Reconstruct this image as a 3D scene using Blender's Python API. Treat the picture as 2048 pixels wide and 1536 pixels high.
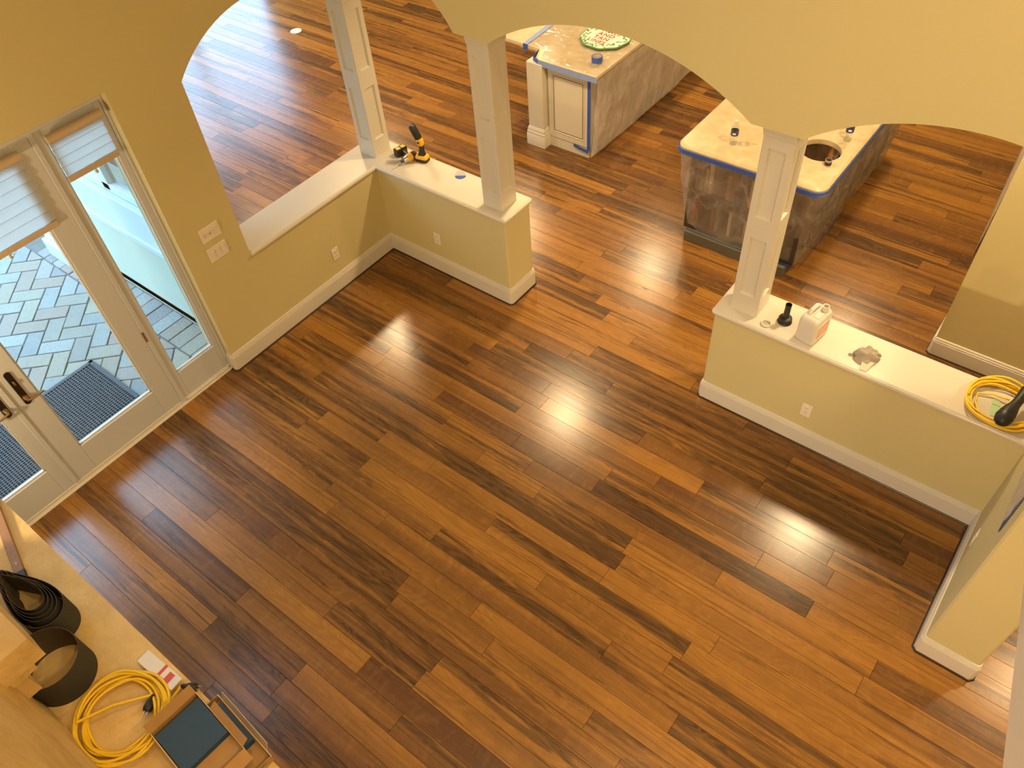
import bpy, bmesh, math, random
from mathutils import Vector, Matrix, noise as mnoise
R = math.radians
scene = bpy.context.scene
for o in list(bpy.data.objects): bpy.data.objects.remove(o)
col = scene.collection

# ------------------------------------------------------------------ camera
ROT = [[0.7909799, 0.6085241, -0.0636339], [0.4255137, -0.6218473, -0.6574527], [-0.4396463, 0.4929548, -0.7508040]]
CAM = Vector((4.5997, -3.7088, 4.5868)); FPX = 1583.14
cd = bpy.data.cameras.new('camera'); cam = bpy.data.objects.new('camera', cd); col.objects.link(cam)
cd.sensor_fit = 'HORIZONTAL'; cd.sensor_width = 36; cd.lens = FPX * 36 / 2048; cd.clip_start = .05
rx, dn, fw = Vector(ROT[0]), Vector(ROT[1]), Vector(ROT[2])
m3 = Matrix((rx, -dn, -fw)).transposed()
cam.matrix_world = Matrix.Translation(CAM) @ m3.to_4x4()
scene.camera = cam

def at(px, py, axis, val):          # a pixel's ray met with an axis plane it is known to lie on
    d = rx * ((px - 1024) / FPX) + dn * ((py - 768) / FPX) + fw
    i = 'xyz'.index(axis)
    return CAM + d * ((val - CAM[i]) / d[i])
def pix(p):
    v = Vector(p) - CAM
    z = fw.dot(v)
    if z < .05: return None
    return (1024 + FPX * rx.dot(v) / z, 768 + FPX * dn.dot(v) / z)

# ------------------------------------------------------------------ world, exposure
world = bpy.data.worlds.new('world'); scene.world = world; world.use_nodes = True
bg = world.node_tree.nodes['Background']
bg.inputs[0].default_value = (.43, .69, 1.0, 1); bg.inputs[1].default_value = 9.0
vs = scene.view_settings
vs.view_transform = 'Standard'; vs.look = 'None'; vs.gamma = 1; vs.use_curve_mapping = False
vs.exposure = 0.2
WARM = (1.0, .735, .40)
K_CAN, L_FILL, H_CAN, W_FILL, G_FILL = 40.0, 5.0, 20.0, 41.0, 42.0      # watts: kitchen and hall downlights; living room, wall and gallery lamps added as fill

# ------------------------------------------------------------------ node helpers
class NT:
    def __init__(s, name):
        s.m = bpy.data.materials.new(name); s.m.use_nodes = True
        s.t = s.m.node_tree; s.t.nodes.clear()
        s.out = s.t.nodes.new('ShaderNodeOutputMaterial')
    def n(s, typ, **kw):
        nd = s.t.nodes.new('ShaderNode' + typ)
        for k, v in kw.items():
            if k.startswith('i_'):
                key = k[2:]
                key = int(key) if key.isdigit() else key.replace('_', ' ')
                s.set(nd.inputs[key], v)
            else: setattr(nd, k, v)
        return nd
    def set(s, inp, v):
        if isinstance(v, bpy.types.NodeSocket): s.t.links.new(v, inp)
        elif isinstance(v, bpy.types.Node): s.t.links.new(v.outputs[0], inp)
        else:
            if isinstance(v, tuple) and len(v) == 3 and inp.type == 'RGBA': v = v + (1,)
            inp.default_value = v
    def math(s, op, a, b=0.0, c=None, clamp=False):
        nd = s.n('Math', operation=op, use_clamp=clamp); s.set(nd.inputs[0], a); s.set(nd.inputs[1], b)
        if c is not None: s.set(nd.inputs[2], c)
        return nd.outputs[0]
    def mix(s, f, a, b, mode='MIX'):
        nd = s.n('Mix', data_type='RGBA', blend_type=mode); s.set(nd.inputs[0], f); s.set(nd.inputs[6], a); s.set(nd.inputs[7], b)
        return nd.outputs[2]
    def ramp(s, f, stops):
        nd = s.n('ValToRGB'); s.set(nd.inputs[0], f); r = nd.color_ramp
        while len(r.elements) < len(stops): r.elements.new(.5)
        for e, (p, c) in zip(r.elements, stops):
            e.position = p; e.color = c if len(c) == 4 else c + (1,)
        return nd.outputs[0]
    def noise(s, vec, scale=5, detail=3, rough=.5, dist=0.0):
        nd = s.n('TexNoise'); s.set(nd.inputs['Vector'], vec)
        nd.inputs['Scale'].default_value = scale; nd.inputs['Detail'].default_value = detail
        nd.inputs['Roughness'].default_value = rough; nd.inputs['Distortion'].default_value = dist
        return nd.outputs[0]
    def scale(s, vec, v):
        nd = s.n('VectorMath', operation='MULTIPLY'); s.set(nd.inputs[0], vec); nd.inputs[1].default_value = v
        return nd.outputs[0]
    def bump(s, h, strength=.2, dist=.01):
        nd = s.n('Bump'); nd.inputs['Strength'].default_value = strength; nd.inputs['Distance'].default_value = dist
        s.set(nd.inputs['Height'], h); return nd.outputs[0]
    def pbsdf(s, color, rough=.5, metal=0.0, spec=.5, normal=None, **kw):
        b = s.n('BsdfPrincipled'); s.set(b.inputs['Base Color'], color); s.set(b.inputs['Roughness'], rough)
        s.set(b.inputs['Metallic'], metal); s.set(b.inputs['Specular IOR Level'], spec)
        if normal is not None: s.set(b.inputs['Normal'], normal)
        for k, v in kw.items(): s.set(b.inputs[k.replace('_', ' ')], v)
        return b
    def done(s, sh):
        s.t.links.new(sh.outputs[0] if isinstance(sh, bpy.types.Node) else sh, s.out.inputs[0]); return s.m
    def obj(s): return s.n('TexCoord').outputs['Object']
    def pos(s): return s.n('NewGeometry').outputs['Position']

MAT = {}
def simple(name, color, rough=.5, metal=0.0, spec=.5, var=.06, scale=8, bump=0, **kw):
    t = NT(name); p = t.pos()
    n = t.noise(p, scale, 4)
    c = t.mix(n, tuple(max(0, v * (1 - var)) for v in color), tuple(min(1, v * (1 + var)) for v in color))
    nm = t.bump(t.noise(p, scale * 14, 3), bump, .004) if bump else None
    MAT[name] = t.done(t.pbsdf(c, rough, metal, spec, nm, **kw)); return MAT[name]

simple('wall_paint', (.59, .51, .268), .62, spec=.3, var=.025, scale=1.3, bump=.10)
simple('trim_paint', (.62, .575, .50), .34, var=.02, scale=3)
simple('cap_paint', (.61, .565, .485), .28, var=.03, scale=4)
simple('ceiling_paint', (.80, .74, .60), .7, var=.02, scale=2)
simple('door_paint', (.55, .565, .60), .38, var=.03, scale=4)  # bluish: cool daylight on the doors is mixed into this white
simple('plate_plastic', (.78, .70, .60), .35, var=.01)
simple('bronze', (.035, .022, .016), .45, .6, var=.2, scale=40)
simple('aged_brass', (.36, .22, .09), .38, .8, var=.2, scale=60)
simple('rubber_black', (.012, .011, .011), .5, var=.2, scale=30)
simple('plastic_black', (.018, .017, .016), .38, var=.15, scale=30)
simple('tool_yellow', (.78, .42, .02), .4, var=.05, scale=30)
simple('steel', (.55, .53, .5), .3, .9, var=.1, scale=40)
simple('cord_yellow', (.85, .56, .02), .42, var=.08, scale=20)
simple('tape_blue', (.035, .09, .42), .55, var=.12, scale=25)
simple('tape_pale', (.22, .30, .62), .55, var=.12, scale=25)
simple('sand_blue', (.045, .088, .155), .85, spec=.2, var=.15, scale=120, bump=.3)
simple('belt_out', (.055, .052, .042), .8, spec=.25, var=.2, scale=90, bump=.3)
simple('belt_in', (.10, .075, .045), .75, spec=.2, var=.15, scale=30)
simple('cardboard', (.42, .25, .10), .8, spec=.15, var=.12, scale=18, bump=.1)
simple('cardboard_edge', (.62, .47, .28), .8, spec=.15, var=.1, scale=60)
simple('paper_white', (.75, .72, .68), .6, var=.08, scale=15)
simple('print_red', (.55, .08, .05), .5, var=.1)
simple('jug_plastic', (.64, .60, .55), .38, var=.04, scale=10, Subsurface_Weight=.15)
simple('label_orange', (.75, .33, .14), .5, var=.15, scale=30)
simple('rag_cloth', (.36, .31, .26), .9, spec=.1, var=.25, scale=22, bump=.4)
simple('rag_pale', (.62, .56, .47), .9, spec=.1, var=.15, scale=22, bump=.4)
simple('cabinet_cream', (.60, .55, .43), .4, var=.04, scale=5)
simple('glaze_line', (.24, .17, .09), .5, var=.1)
simple('cabinet_dark', (.045, .035, .026), .4, var=.3, scale=6)
simple('toe_olive', (.10, .088, .06), .6, var=.12, scale=8)
simple('sink_metal', (.42, .30, .19), .25, .9, var=.2, scale=14)
simple('green_tape', (.40, .60, .34), .6, var=.1)
simple('ext_wall', (.60, .62, .50), .85, var=.08, scale=5, bump=.3)
simple('ext_trim', (.66, .72, .74), .5, var=.04)
simple('mat_rubber', (.085, .085, .09), .75, var=.3, scale=30)
simple('mortar', (.20, .185, .165), .95, spec=.1, var=.25, scale=14, bump=.4)
simple('subfloor', (.02, .011, .006), .8, spec=.1)
simple('strip_dark', (.032, .014, .009), .35, var=.2, scale=20)
simple('wood_bar', (.30, .15, .04), .5, var=.3, scale=30)
simple('sign_cream', (.74, .70, .55), .55, var=.05, scale=20)
simple('sign_green', (.10, .24, .10), .6, var=.3, scale=30)
simple('sign_red', (.55, .03, .03), .55, var=.1)
simple('bottle_label', (.03, .05, .16), .4, var=.1)
simple('disc_white', (.75, .72, .68), .5, var=.03)
simple('shade_hem', (.52, .40, .27), .75, var=.1, scale=30)

def schlick(t, f0=.04):
    ge = t.n('NewGeometry'); dt = t.n('VectorMath', operation='DOT_PRODUCT')
    t.set(dt.inputs[0], ge.outputs['Normal']); t.set(dt.inputs[1], ge.outputs['Incoming'])
    k = t.math('POWER', t.math('SUBTRACT', 1.0, t.math('ABSOLUTE', dt.outputs['Value']), clamp=True), 5.0)
    return t.math('ADD', t.math('MULTIPLY', k, 1 - f0), f0)
def glass(name, tint=(1, 1, 1), rough=0.02, f0=.04):
    t = NT(name)
    a = t.n('BsdfTransparent'); a.inputs[0].default_value = tint + (1,)
    g = t.n('BsdfGlossy'); g.inputs['Roughness'].default_value = rough
    mx = t.n('MixShader'); t.set(mx.inputs[0], schlick(t, f0)); t.set(mx.inputs[1], a); t.set(mx.inputs[2], g)
    MAT[name] = t.done(mx)
glass('pane_glass', (.93, .97, .97)); glass('clear_plastic', (.94, .95, .95), .06)

def sheeting(name, body=.35, tint=(.80, .74, .66)):
    t = NT(name); p = t.pos()
    cr = t.noise(t.scale(p, (2.4, 2.4, 1.5)), 1.3, 2, .5, 1.0)
    crease = t.ramp(cr, [(.44, (0, 0, 0)), (.5, (1, 1, 1)), (.56, (0, 0, 0))])
    fac = t.math('ADD', t.math('MULTIPLY', crease, .15), body, clamp=True)
    tr = t.n('BsdfTransparent'); tr.inputs[0].default_value = (.92, .92, .91, 1)
    nm = t.bump(t.noise(t.scale(p, (3.2, 3.2, 1.7)), 1.6, 3, .5, 1.0), .8, .05)
    d = t.n('BsdfDiffuse'); d.inputs[0].default_value = tint + (1,); t.set(d.inputs['Normal'], nm)
    tl = t.n('BsdfTranslucent'); tl.inputs[0].default_value = tint + (1,)
    g = t.n('BsdfGlossy'); g.inputs['Roughness'].default_value = .18; t.set(g.inputs['Normal'], nm)
    m1 = t.n('MixShader'); m1.inputs[0].default_value = .4; t.set(m1.inputs[1], d); t.set(m1.inputs[2], tl)
    m2 = t.n('MixShader'); t.set(m2.inputs[0], fac); t.set(m2.inputs[1], tr); t.set(m2.inputs[2], m1)
    m3_ = t.n('MixShader'); m3_.inputs[0].default_value = .16; t.set(m3_.inputs[1], m2); t.set(m3_.inputs[2], g)
    MAT[name] = t.done(m3_)
sheeting('sheet_heavy', .66, (.90, .82, .74)); sheeting('sheet_thin', .27, (.78, .72, .66)); sheeting('sheet_top', .14)

def shade_fabric():
    t = NT('shade_fabric')
    d = t.n('BsdfDiffuse'); d.inputs[0].default_value = (.62, .60, .56, 1)
    tl = t.n('BsdfTranslucent'); tl.inputs[0].default_value = (.72, .72, .70, 1)
    mx = t.n('MixShader'); mx.inputs[0].default_value = .6; t.set(mx.inputs[1], d); t.set(mx.inputs[2], tl)
    MAT['shade_fabric'] = t.done(mx)
shade_fabric()

def emit(name, c, s):
    t = NT(name); e = t.n('Emission'); e.inputs[0].default_value = c + (1,); e.inputs[1].default_value = s
    MAT[name] = t.done(e)
emit('lamp_lens', WARM, 9.0)

def wood_floor():
    t = NT('hardwood'); p = t.pos()
    a = t.n('Attribute', attribute_name='pk'); sep = t.n('SeparateColor'); t.set(sep.inputs[0], a.outputs['Color'])
    seed, tone, fig = sep.outputs[0], sep.outputs[1], sep.outputs[2]
    cmb = t.n('CombineXYZ'); t.set(cmb.inputs[0], t.math('MULTIPLY', seed, 61)); t.set(cmb.inputs[1], t.math('MULTIPLY', seed, 37)); t.set(cmb.inputs[2], t.math('MULTIPLY', seed, 113))
    ad = t.n('VectorMath', operation='ADD'); t.set(ad.inputs[0], p); t.set(ad.inputs[1], cmb.outputs[0]); q = ad.outputs[0]
    # broad heartwood figure, long along the board
    n1 = t.noise(t.scale(q, (.42, 15, 1)), 1.0, 3, .5, .55)
    n2 = t.noise(t.scale(q, (2.2, 16, 1)), 1.0, 5, .62, 1.3)
    f = t.math('ADD', t.math('MULTIPLY', n1, .72), t.math('MULTIPLY', n2, .38))
    f = t.math('ADD', f, t.math('MULTIPLY', t.math('SUBTRACT', fig, .5), .27))
    dark = t.ramp(f, [(.570, (0, 0, 0)), (.612, (.6, .6, .6)), (.70, (1, 1, 1))])
    # growth rings that bend round knots
    nr = t.noise(t.scale(q, (.85, 6.5, 1)), 1.0, 2, .45, .5)
    ring = t.math('ADD', t.math('MULTIPLY', t.math('SINE', t.math('MULTIPLY', t.math('ADD', nr, t.math('MULTIPLY', n2, .06)), 130)), .5), .5)
    fine = t.noise(t.scale(q, (5, 150, 1)), 1.0, 3, .6)
    mid = t.noise(t.scale(q, (1.6, 34, 1)), 1.0, 4, .6, .5)
    cross = t.noise(t.scale(q, (16, 7, 1)), 1.0, 2, .5, 1.2)
    n3 = t.noise(t.scale(q, (.30, 7.5, 1)), 1.0, 2, .5, .6)
    te = t.math('ADD', tone, t.math('MULTIPLY', t.math('SUBTRACT', n3, .5), 1.7), clamp=True)
    light = t.mix(te, (.355, .162, .029), (.118, .051, .018))
    c = t.mix(t.math('MULTIPLY', t.math('SUBTRACT', mid, .35), 1.1, clamp=True), light, t.mix(.5, light, (.13, .050, .017)))
    c = t.mix(t.math('MULTIPLY', t.math('SUBTRACT', cross, .5), 1.5, clamp=True), c, t.mix(.4, c, (.46, .24, .07)))
    c = t.mix(t.math('MULTIPLY', ring, .20), c, (.10, .042, .015))
    dk = t.mix(t.math('MULTIPLY', ring, .55), (.040, .021, .009), (.15, .074, .028))
    c = t.mix(t.math('MULTIPLY', dark, .88), c, dk)
    thin = t.ramp(t.noise(t.scale(q, (.9, 60, 1)), 1.0, 2, .5, .4), [(.60, (0, 0, 0)), (.66, (1, 1, 1))])
    c = t.mix(t.math('MULTIPLY', thin, .42), c, (.075, .032, .012))
    c = t.mix(t.math('MULTIPLY', t.math('SUBTRACT', fine, .45), .9, clamp=True), c, t.mix(.5, c, (.05, .022, .008)))
    kn = t.n('TexVoronoi'); t.set(kn.inputs['Vector'], t.scale(q, (1.1, 2.6, 1))); kn.inputs['Scale'].default_value = 1.0
    knot = t.ramp(kn.outputs['Distance'], [(.012, (1, 1, 1)), (.05, (0, 0, 0))])
    c = t.mix(t.math('MULTIPLY', knot, .8), c, (.02, .009, .004))
    rough = t.math('ADD', .205, t.math('MULTIPLY', mid, .09))
    nm = t.bump(t.math('ADD', fine, t.math('MULTIPLY', n1, .6)), .05, .004)
    MAT['hardwood'] = t.done(t.pbsdf(c, rough, spec=.5, normal=nm))
wood_floor()

def stone(name, base, dark, sc=3.0, bump=.5, rough=.8):
    t = NT(name); p = t.pos()
    n = t.noise(p, sc, 6, .62); n2 = t.noise(p, sc * 7, 4, .6)
    c = t.mix(t.ramp(n, [(.3, (0, 0, 0)), (.72, (1, 1, 1))]), dark, base)
    c = t.mix(t.math('MULTIPLY', t.math('SUBTRACT', n2, .5), 1.2, clamp=True), c, dark)
    MAT[name] = t.done(t.pbsdf(c, rough, spec=.25, normal=t.bump(t.math('ADD', n2, n), bump, .015)))
stone('limestone', (.80, .57, .24), (.56, .38, .145), 5, .35)
stone('travertine', (.66, .545, .36), (.50, .385, .225), 9, .04, .3)

def paver_mat():
    t = NT('paver_stone'); p = t.pos()
    oi = t.n('ObjectInfo')
    c0 = t.ramp(oi.outputs['Random'], [(0, (.25, .24, .235)), (.3, (.36, .345, .32)), (.55, (.33, .235, .19)), (.8, (.37, .32, .235)), (1, (.235, .215, .22))])
    n = t.noise(p, 9, 5, .65); n2 = t.noise(p, 45, 4, .6)
    c = t.mix(t.math('MULTIPLY', n, .55), c0, t.mix(.5, c0, (.50, .46, .40)))
    c = t.mix(t.ramp(n2, [(.5, (0, 0, 0)), (.75, (.5, .5, .5))]), c, (.24, .21, .17))
    MAT['paver_stone'] = t.done(t.pbsdf(c, .85, spec=.25, normal=t.bump(t.math('ADD', n, n2), .5, .012)))
paver_mat()

# ------------------------------------------------------------------ mesh helpers
class MB:
    def __init__(s): s.v = []; s.f = []
    def add(s, vs, fs, mat=None):
        b = len(s.v)
        s.v += [tuple(mat @ Vector(v)) if mat else tuple(v) for v in vs]
        s.f += [tuple(i + b for i in f) for f in fs]; return s
    def box(s, lo, hi, c=0.0, mat=None):
        x0, y0, z0 = lo; x1, y1, z1 = hi
        if c <= 0:
            v = [(x, y, z) for z in (z0, z1) for y in (y0, y1) for x in (x0, x1)]
            return s.add(v, [(0, 2, 3, 1), (4, 5, 7, 6), (0, 1, 5, 4), (2, 6, 7, 3), (0, 4, 6, 2), (1, 3, 7, 5)], mat)
        bm = bmesh.new(); bmesh.ops.create_cube(bm, size=1)
        for v in bm.verts: v.co = Vector((x0 if v.co.x < 0 else x1, y0 if v.co.y < 0 else y1, z0 if v.co.z < 0 else z1))
        bmesh.ops.bevel(bm, geom=bm.edges[:], offset=c, segments=2 if c > .006 else 1, profile=.5, affect='EDGES')
        bm.verts.index_update()
        s.add([v.co.copy() for v in bm.verts], [[v.index for v in f.verts] for f in bm.faces], mat); bm.free(); return s
    def loft(s, rings, caps=True, closed=True, mat=None):
        n = len(rings[0]); v = [p for r in rings for p in r]; f = []
        for i in range(len(rings) - 1):
            for j in range(n if closed else n - 1):
                k = (j + 1) % n
                f.append((i * n + j, i * n + k, (i + 1) * n + k, (i + 1) * n + j))
        if caps:
            f.append(tuple(range(n - 1, -1, -1))); f.append(tuple((len(rings) - 1) * n + j for j in range(n)))
        return s.add(v, f, mat)
    def lathe(s, prof, n=24, c=(0, 0, 0), caps=True, mat=None):
        rings = [[(c[0] + r * math.cos(2 * math.pi * j / n), c[1] + r * math.sin(2 * math.pi * j / n), c[2] + z) for j in range(n)] for r, z in prof]
        return s.loft(rings, caps, True, mat)
    def tube(s, pts, r, n=7, caps=True, closed=False, mat=None):
        pts = [Vector(p) for p in pts]; rings = []; prev = None
        for i, p in enumerate(pts):
            a = pts[i - 1] if (i or closed) else p; b = pts[(i + 1) % len(pts)] if (i < len(pts) - 1 or closed) else p
            d = (b - a).normalized()
            if prev is None:
                u = d.cross(Vector((0, 0, 1)));
                if u.length < .01: u = d.cross(Vector((1, 0, 0)))
            else: u = prev - d * prev.dot(d)
            u.normalize(); prev = u; w = d.cross(u)
            rr = r[i] if isinstance(r, (list, tuple)) else r
            rings.append([p + u * math.cos(2 * math.pi * j / n) * rr + w * math.sin(2 * math.pi * j / n) * rr for j in range(n)])
        if closed: rings.append(rings[0])
        return s.loft(rings, caps and not closed, True, mat)
    def prism(s, poly, z0, z1, mat=None):
        n = len(poly); v = [(x, y, z0) for x, y in poly] + [(x, y, z1) for x, y in poly]
        f = [tuple(range(n - 1, -1, -1)), tuple(range(n, 2 * n))] + [(i, (i + 1) % n, n + (i + 1) % n, n + i) for i in range(n)]
        return s.add(v, f, mat)
    def build(s, name, mat, parent=None, smooth=None, fix=True):
        me = bpy.data.meshes.new(name); me.from_pydata(s.v, [], s.f)
        if fix:
            bm = bmesh.new(); bm.from_mesh(me); bmesh.ops.recalc_face_normals(bm, faces=bm.faces[:]); bm.to_mesh(me); bm.free()
        me.materials.append(MAT[mat] if isinstance(mat, str) else mat)
        if smooth is not None:
            me.shade_smooth(); me.set_sharp_from_angle(angle=R(smooth))
        o = bpy.data.objects.new(name, me); col.objects.link(o)
        if parent: o.parent = parent
        return o
def rrect(w, d, r, n=5, cx=0, cy=0):
    out = []
    for (sx, sy, a0) in ((1, 1, 0), (-1, 1, 90), (-1, -1, 180), (1, -1, 270)):
        for i in range(n + 1):
            a = R(a0 + 90 * i / n)
            out.append((cx + sx * (w / 2 - r) + r * math.cos(a), cy + sy * (d / 2 - r) + r * math.sin(a)))
    return out
def ring3(poly, z, s=1.0, cx=0, cy=0): return [((x - cx) * s + cx, (y - cy) * s + cy, z) for x, y in poly]
def tag(o, label=None, cat=None, group=None, kind=None):
    if label: o['label'] = label
    if cat: o['category'] = cat
    if group: o['group'] = group
    if kind: o['kind'] = kind
    return o
def thing(name, label, cat, loc=(0, 0, 0), rz=0.0, group=None):
    o = bpy.data.objects.new(name, None); col.objects.link(o); o.empty_display_size = .1
    o.location = loc; o.rotation_euler = (0, 0, rz)
    return tag(o, label, cat, group)
def struct(o, label, cat): return tag(o, label, cat, kind='structure')
def copy_tree(o, parent=None):
    c = o.copy(); col.objects.link(c); c.parent = parent
    for ch in list(o.children): copy_tree(ch, c)
    return c
def T(x, y, z): return Matrix.Translation((x, y, z))
def Rm(a, ax): return Matrix.Rotation(R(a), 4, ax)

# ------------------------------------------------------------------ dimensions (metres)
FX, FY = -.016, .016            # room faces of the door wall and of the arcade wall
BX, BY = -.35, .335             # their far faces
H = .88                         # top of the half walls' caps
ZS = 2.245                      # where the arches spring
ZC, ZK = 5.6, 2.78              # ceilings
PIERS = [(BX, FX), (1.06, 1.350), (3.158, 3.450)]
ARCHES = [(FX, 1.06, .31), (1.350, 3.158, .285), (3.450, 5.085, .283)]
def arc_z(t, a, b, rise):
    h = (b - a) / 2; rad = (h * h + rise * rise) / (2 * rise); d = t - (a + b) / 2
    return ZS + math.sqrt(max(rad * rad - d * d, 0)) - (rad - rise)
def low_b(x):
    for a, b, r in ARCHES:
        if a < x < b: return arc_z(x, a, b, r)
    return ZS
YA0, YA1 = -1.35, FY            # arch in the door wall
D0, D1, DH = -4.66, -1.83, 2.40 # door opening

# ------------------------------------------------------------------ floor: slab and single planks
fb = MB().box((-.12, -4.9, -.07), (7.6, 6.6, -.006)).box((-6.6, -1.65, -.07), (-.12, 6.6, -.006))
floor = struct(fb.build('floor', 'subfloor'), 'glossy brown hardwood floor of figured planks running through all rooms', 'floor')
PW, PO = .1322, .0126
JOINTS = [(8, 1.52), (9, 1.73), (0, 2.24), (2, 2.55), (5, 2.23), (8, 2.27), (4, 3.0), (12, 1.91), (13, 2.56), (16, 1.94), (10, 2.67), (7, 2.98), (11, 3.41), (17, 2.86), (18, 3.07), (20, 2.89), (22, 2.54), (14, 3.08), (15, 3.65), (9, 3.96), (12, 4.15), (13, 4.03), (20, 1.41), (7, 4.11), (5, 4.46), (8, 4.5), (10, 4.91), (2, 4.77), (16, 4.18), (23, 1.58), (25, 2.22), (21, 2.12), (-3, 2.1), (4, 1.39), (14, .85), (-26, 3.49), (-24, 3.92), (-15, 3.93), (-16, 4.15), (-19, 4.15)]
# boards whose tone stands out in the photograph: pixel, darkness 0..1, amount of dark figure 0..1
TONES = [((1100, 805), .05, .2), ((1085, 910), .0, .25), ((960, 1070), .1, .2), ((930, 830), .85, .2), ((1150, 960), .8, .45), ((1240, 1010), .75, .7),
         ((1560, 1200), .85, .95), ((1430, 1420), .35, .85), ((1330, 1340), .4, .75), ((1380, 1480), .5, .98), ((1500, 1180), .1, .3), ((1620, 1300), .05, .3),
         ((1700, 1440), .05, .25), ((760, 1470), .15, .15), ((620, 1440), .8, .45), ((810, 1160), .7, .8), ((440, 950), .5, .95), ((650, 1090), .4, .85),
         ((470, 1250), .85, .3), ((560, 1320), .6, .6), ((1000, 800), .45, .9), ((940, 760), .4, .85), ((1180, 830), .3, .75), ((1060, 740), .4, .85),
         ((880, 700), .35, .55), ((1450, 930), .35, .75), ((1600, 960), .4, .7), ((1850, 1010), .5, .5), ((1280, 1240), .2, .4), ((1100, 1330), .1, .2),
         ((1180, 1190), .2, .8), ((980, 1150), .3, .75), ((700, 900), .6, .5), ((560, 830), .75, .5), ((470, 800), .6, .4), ((230, 1150), .5, .9), ((330, 1250), .7, .4),
         ((1900, 390), .0, .1), ((1650, 470), .4, .6), ((1250, 440), .4, .8), ((1310, 350), .5, .5), ((900, 560), .5, .8), ((1180, 610), .3, .85)]
rnd = random.Random(7)
rows = range(-50, 37)
def plank_seen(x0, x1, y0, y1):
    cnt = 0; N = 7
    for i in range(N):
        x = x0 + (x1 - x0) * (i + .5) / N; y = (y0 + y1) / 2
        q = pix((x, y, 0))
        if q is None or not (0 <= q[0] <= 2048 and 0 <= q[1] <= 1536): continue
        P = Vector((x, y, 0)); d = CAM - P; ok = True
        if y > FY:
            k = (FY - y) / d.y; hx, hz = x + d.x * k, d.z * k
            if 0 < k < 1 and hx > FX and (hz > low_b(hx) or (hz < H and not (1.38 < hx < 3.13))): ok = False
        if x < FX:
            k = (FX - x) / d.x; hy, hz = y + d.y * k, d.z * k
            if hy < FY and (hy < YA0 or hz < H or hz > arc_z(hy, YA0, YA1, .285)): ok = False
        if y < -3.3:
            k = 1.4 / d.z
            if y + d.y * k < -3.67: ok = False
        if ok: cnt += 1
    if not cnt: return 0
    dist = (Vector(((x0 + x1) / 2, (y0 + y1) / 2, 0)) - CAM)
    return cnt / N * (x1 - x0) * abs(dist.z) / dist.length ** 3
planks = []
for r in rows:
    y1 = PO - PW * r; y0 = y1 - PW
    xs = sorted(x for rr, x in JOINTS if rr == r)
    b = [-6.55 if y0 > -1.45 else -.105]
    while b[-1] < 7.5:
        x = b[-1]; nxt = [k for k in xs if k > x + .05]
        step = rnd.choice((.7, 1.0, 1.3, 1.6, 1.9, 2.2, 2.5)) * rnd.uniform(.9, 1.1)
        if nxt and x + step > nxt[0] - .45: b.append(nxt[0])
        else: b.append(min(x + step, 7.55))
    for x0, x1 in zip(b, b[1:]):
        if x1 - x0 > .06: planks.append((x0, x1, y0, y1))
def plank_geo(mb, x0, x1, y0, y1):
    g = .0007; c = .0005; z1 = 0.0; zc = -.0018
    X0, X1, Y0, Y1 = x0 + g, x1 - g, y0 + g, y1 - g
    v = [(X0, Y0, -.005), (X1, Y0, -.005), (X1, Y1, -.005), (X0, Y1, -.005), (X0, Y0, zc), (X1, Y0, zc), (X1, Y1, zc), (X0, Y1, zc),
         (X0 + c, Y0 + c, z1), (X1 - c, Y0 + c, z1), (X1 - c, Y1 - c, z1), (X0 + c, Y1 - c, z1)]
    f = [(8, 9, 10, 11)] + [(4 + i, 4 + (i + 1) % 4, 8 + (i + 1) % 4, 8 + i) for i in range(4)] + [(i, (i + 1) % 4, 4 + (i + 1) % 4, 4 + i) for i in range(4)]
    mb.add(v, f)
def plank_attr(me, vals):            # vals: one colour per 9 faces
    a = me.attributes.new('pk', 'FLOAT_COLOR', 'CORNER'); k = 0
    for p in me.polygons:
        cv = vals[p.index // 9]
        for li in p.loop_indices: a.data[li].color = cv
tone_pts = [(at(u[0], u[1], 'z', 0), tn, fg) for u, tn, fg in TONES]
info = []
for P in planks:
    x0, x1, y0, y1 = P
    tn = rnd.betavariate(1.3, 2.0); fg = rnd.betavariate(1.4, 1.8)
    for q, a, b_ in tone_pts:
        if x0 <= q.x < x1 and y0 <= q.y < y1: tn, fg = a, b_
    info.append((plank_seen(*P), P, (rnd.random(), tn, fg, 1)))
info.sort(key=lambda t: -t[0])
for sc_, P, cv in info[:296]:
    mb = MB(); plank_geo(mb, *P); o = mb.build('plank', 'hardwood', floor, fix=False); plank_attr(o.data, [cv])
mb = MB(); vals = []
for sc_, P, cv in info[296:]: plank_geo(mb, *P); vals.append(cv)
o = mb.build('planks', 'hardwood', floor, fix=False); plank_attr(o.data, vals); o['kind'] = 'stuff'

# ------------------------------------------------------------------ walls
def strip_wall(mb, axis, cuts, zlow, ztop, a0, a1):
    """vertical strips between successive cuts with a lower edge zlow(t), extruded from face a0 to face a1"""
    fr, bk = [], []
    for t in cuts:
        zl = zlow(t)
        for lst, a in ((fr, a0), (bk, a1)):
            p = (t, a) if axis == 'x' else (a, t)
            lst.append(((p[0], p[1], zl), (p[0], p[1], ztop)))
    v = [q for pr in fr for q in pr] + [q for pr in bk for q in pr]; n = len(cuts); f = []
    for i in range(n - 1):
        a, b, c, d = 2 * i, 2 * i + 2, 2 * i + 3, 2 * i + 1; k = 2 * n
        f += [(a, b, c, d), (a + k, d + k, c + k, b + k), (a, a + k, b + k, b), (d, c, c + k, d + k)]
    f += [(0, 1, 1 + 2 * n, 2 * n), (2 * n - 2, 4 * n - 2, 4 * n - 1, 2 * n - 1)]
    mb.add(v, f)
cuts = [BX]
for a, b, r in ARCHES: cuts += [a + (b - a) * i / 40 for i in range(41)]
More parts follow.
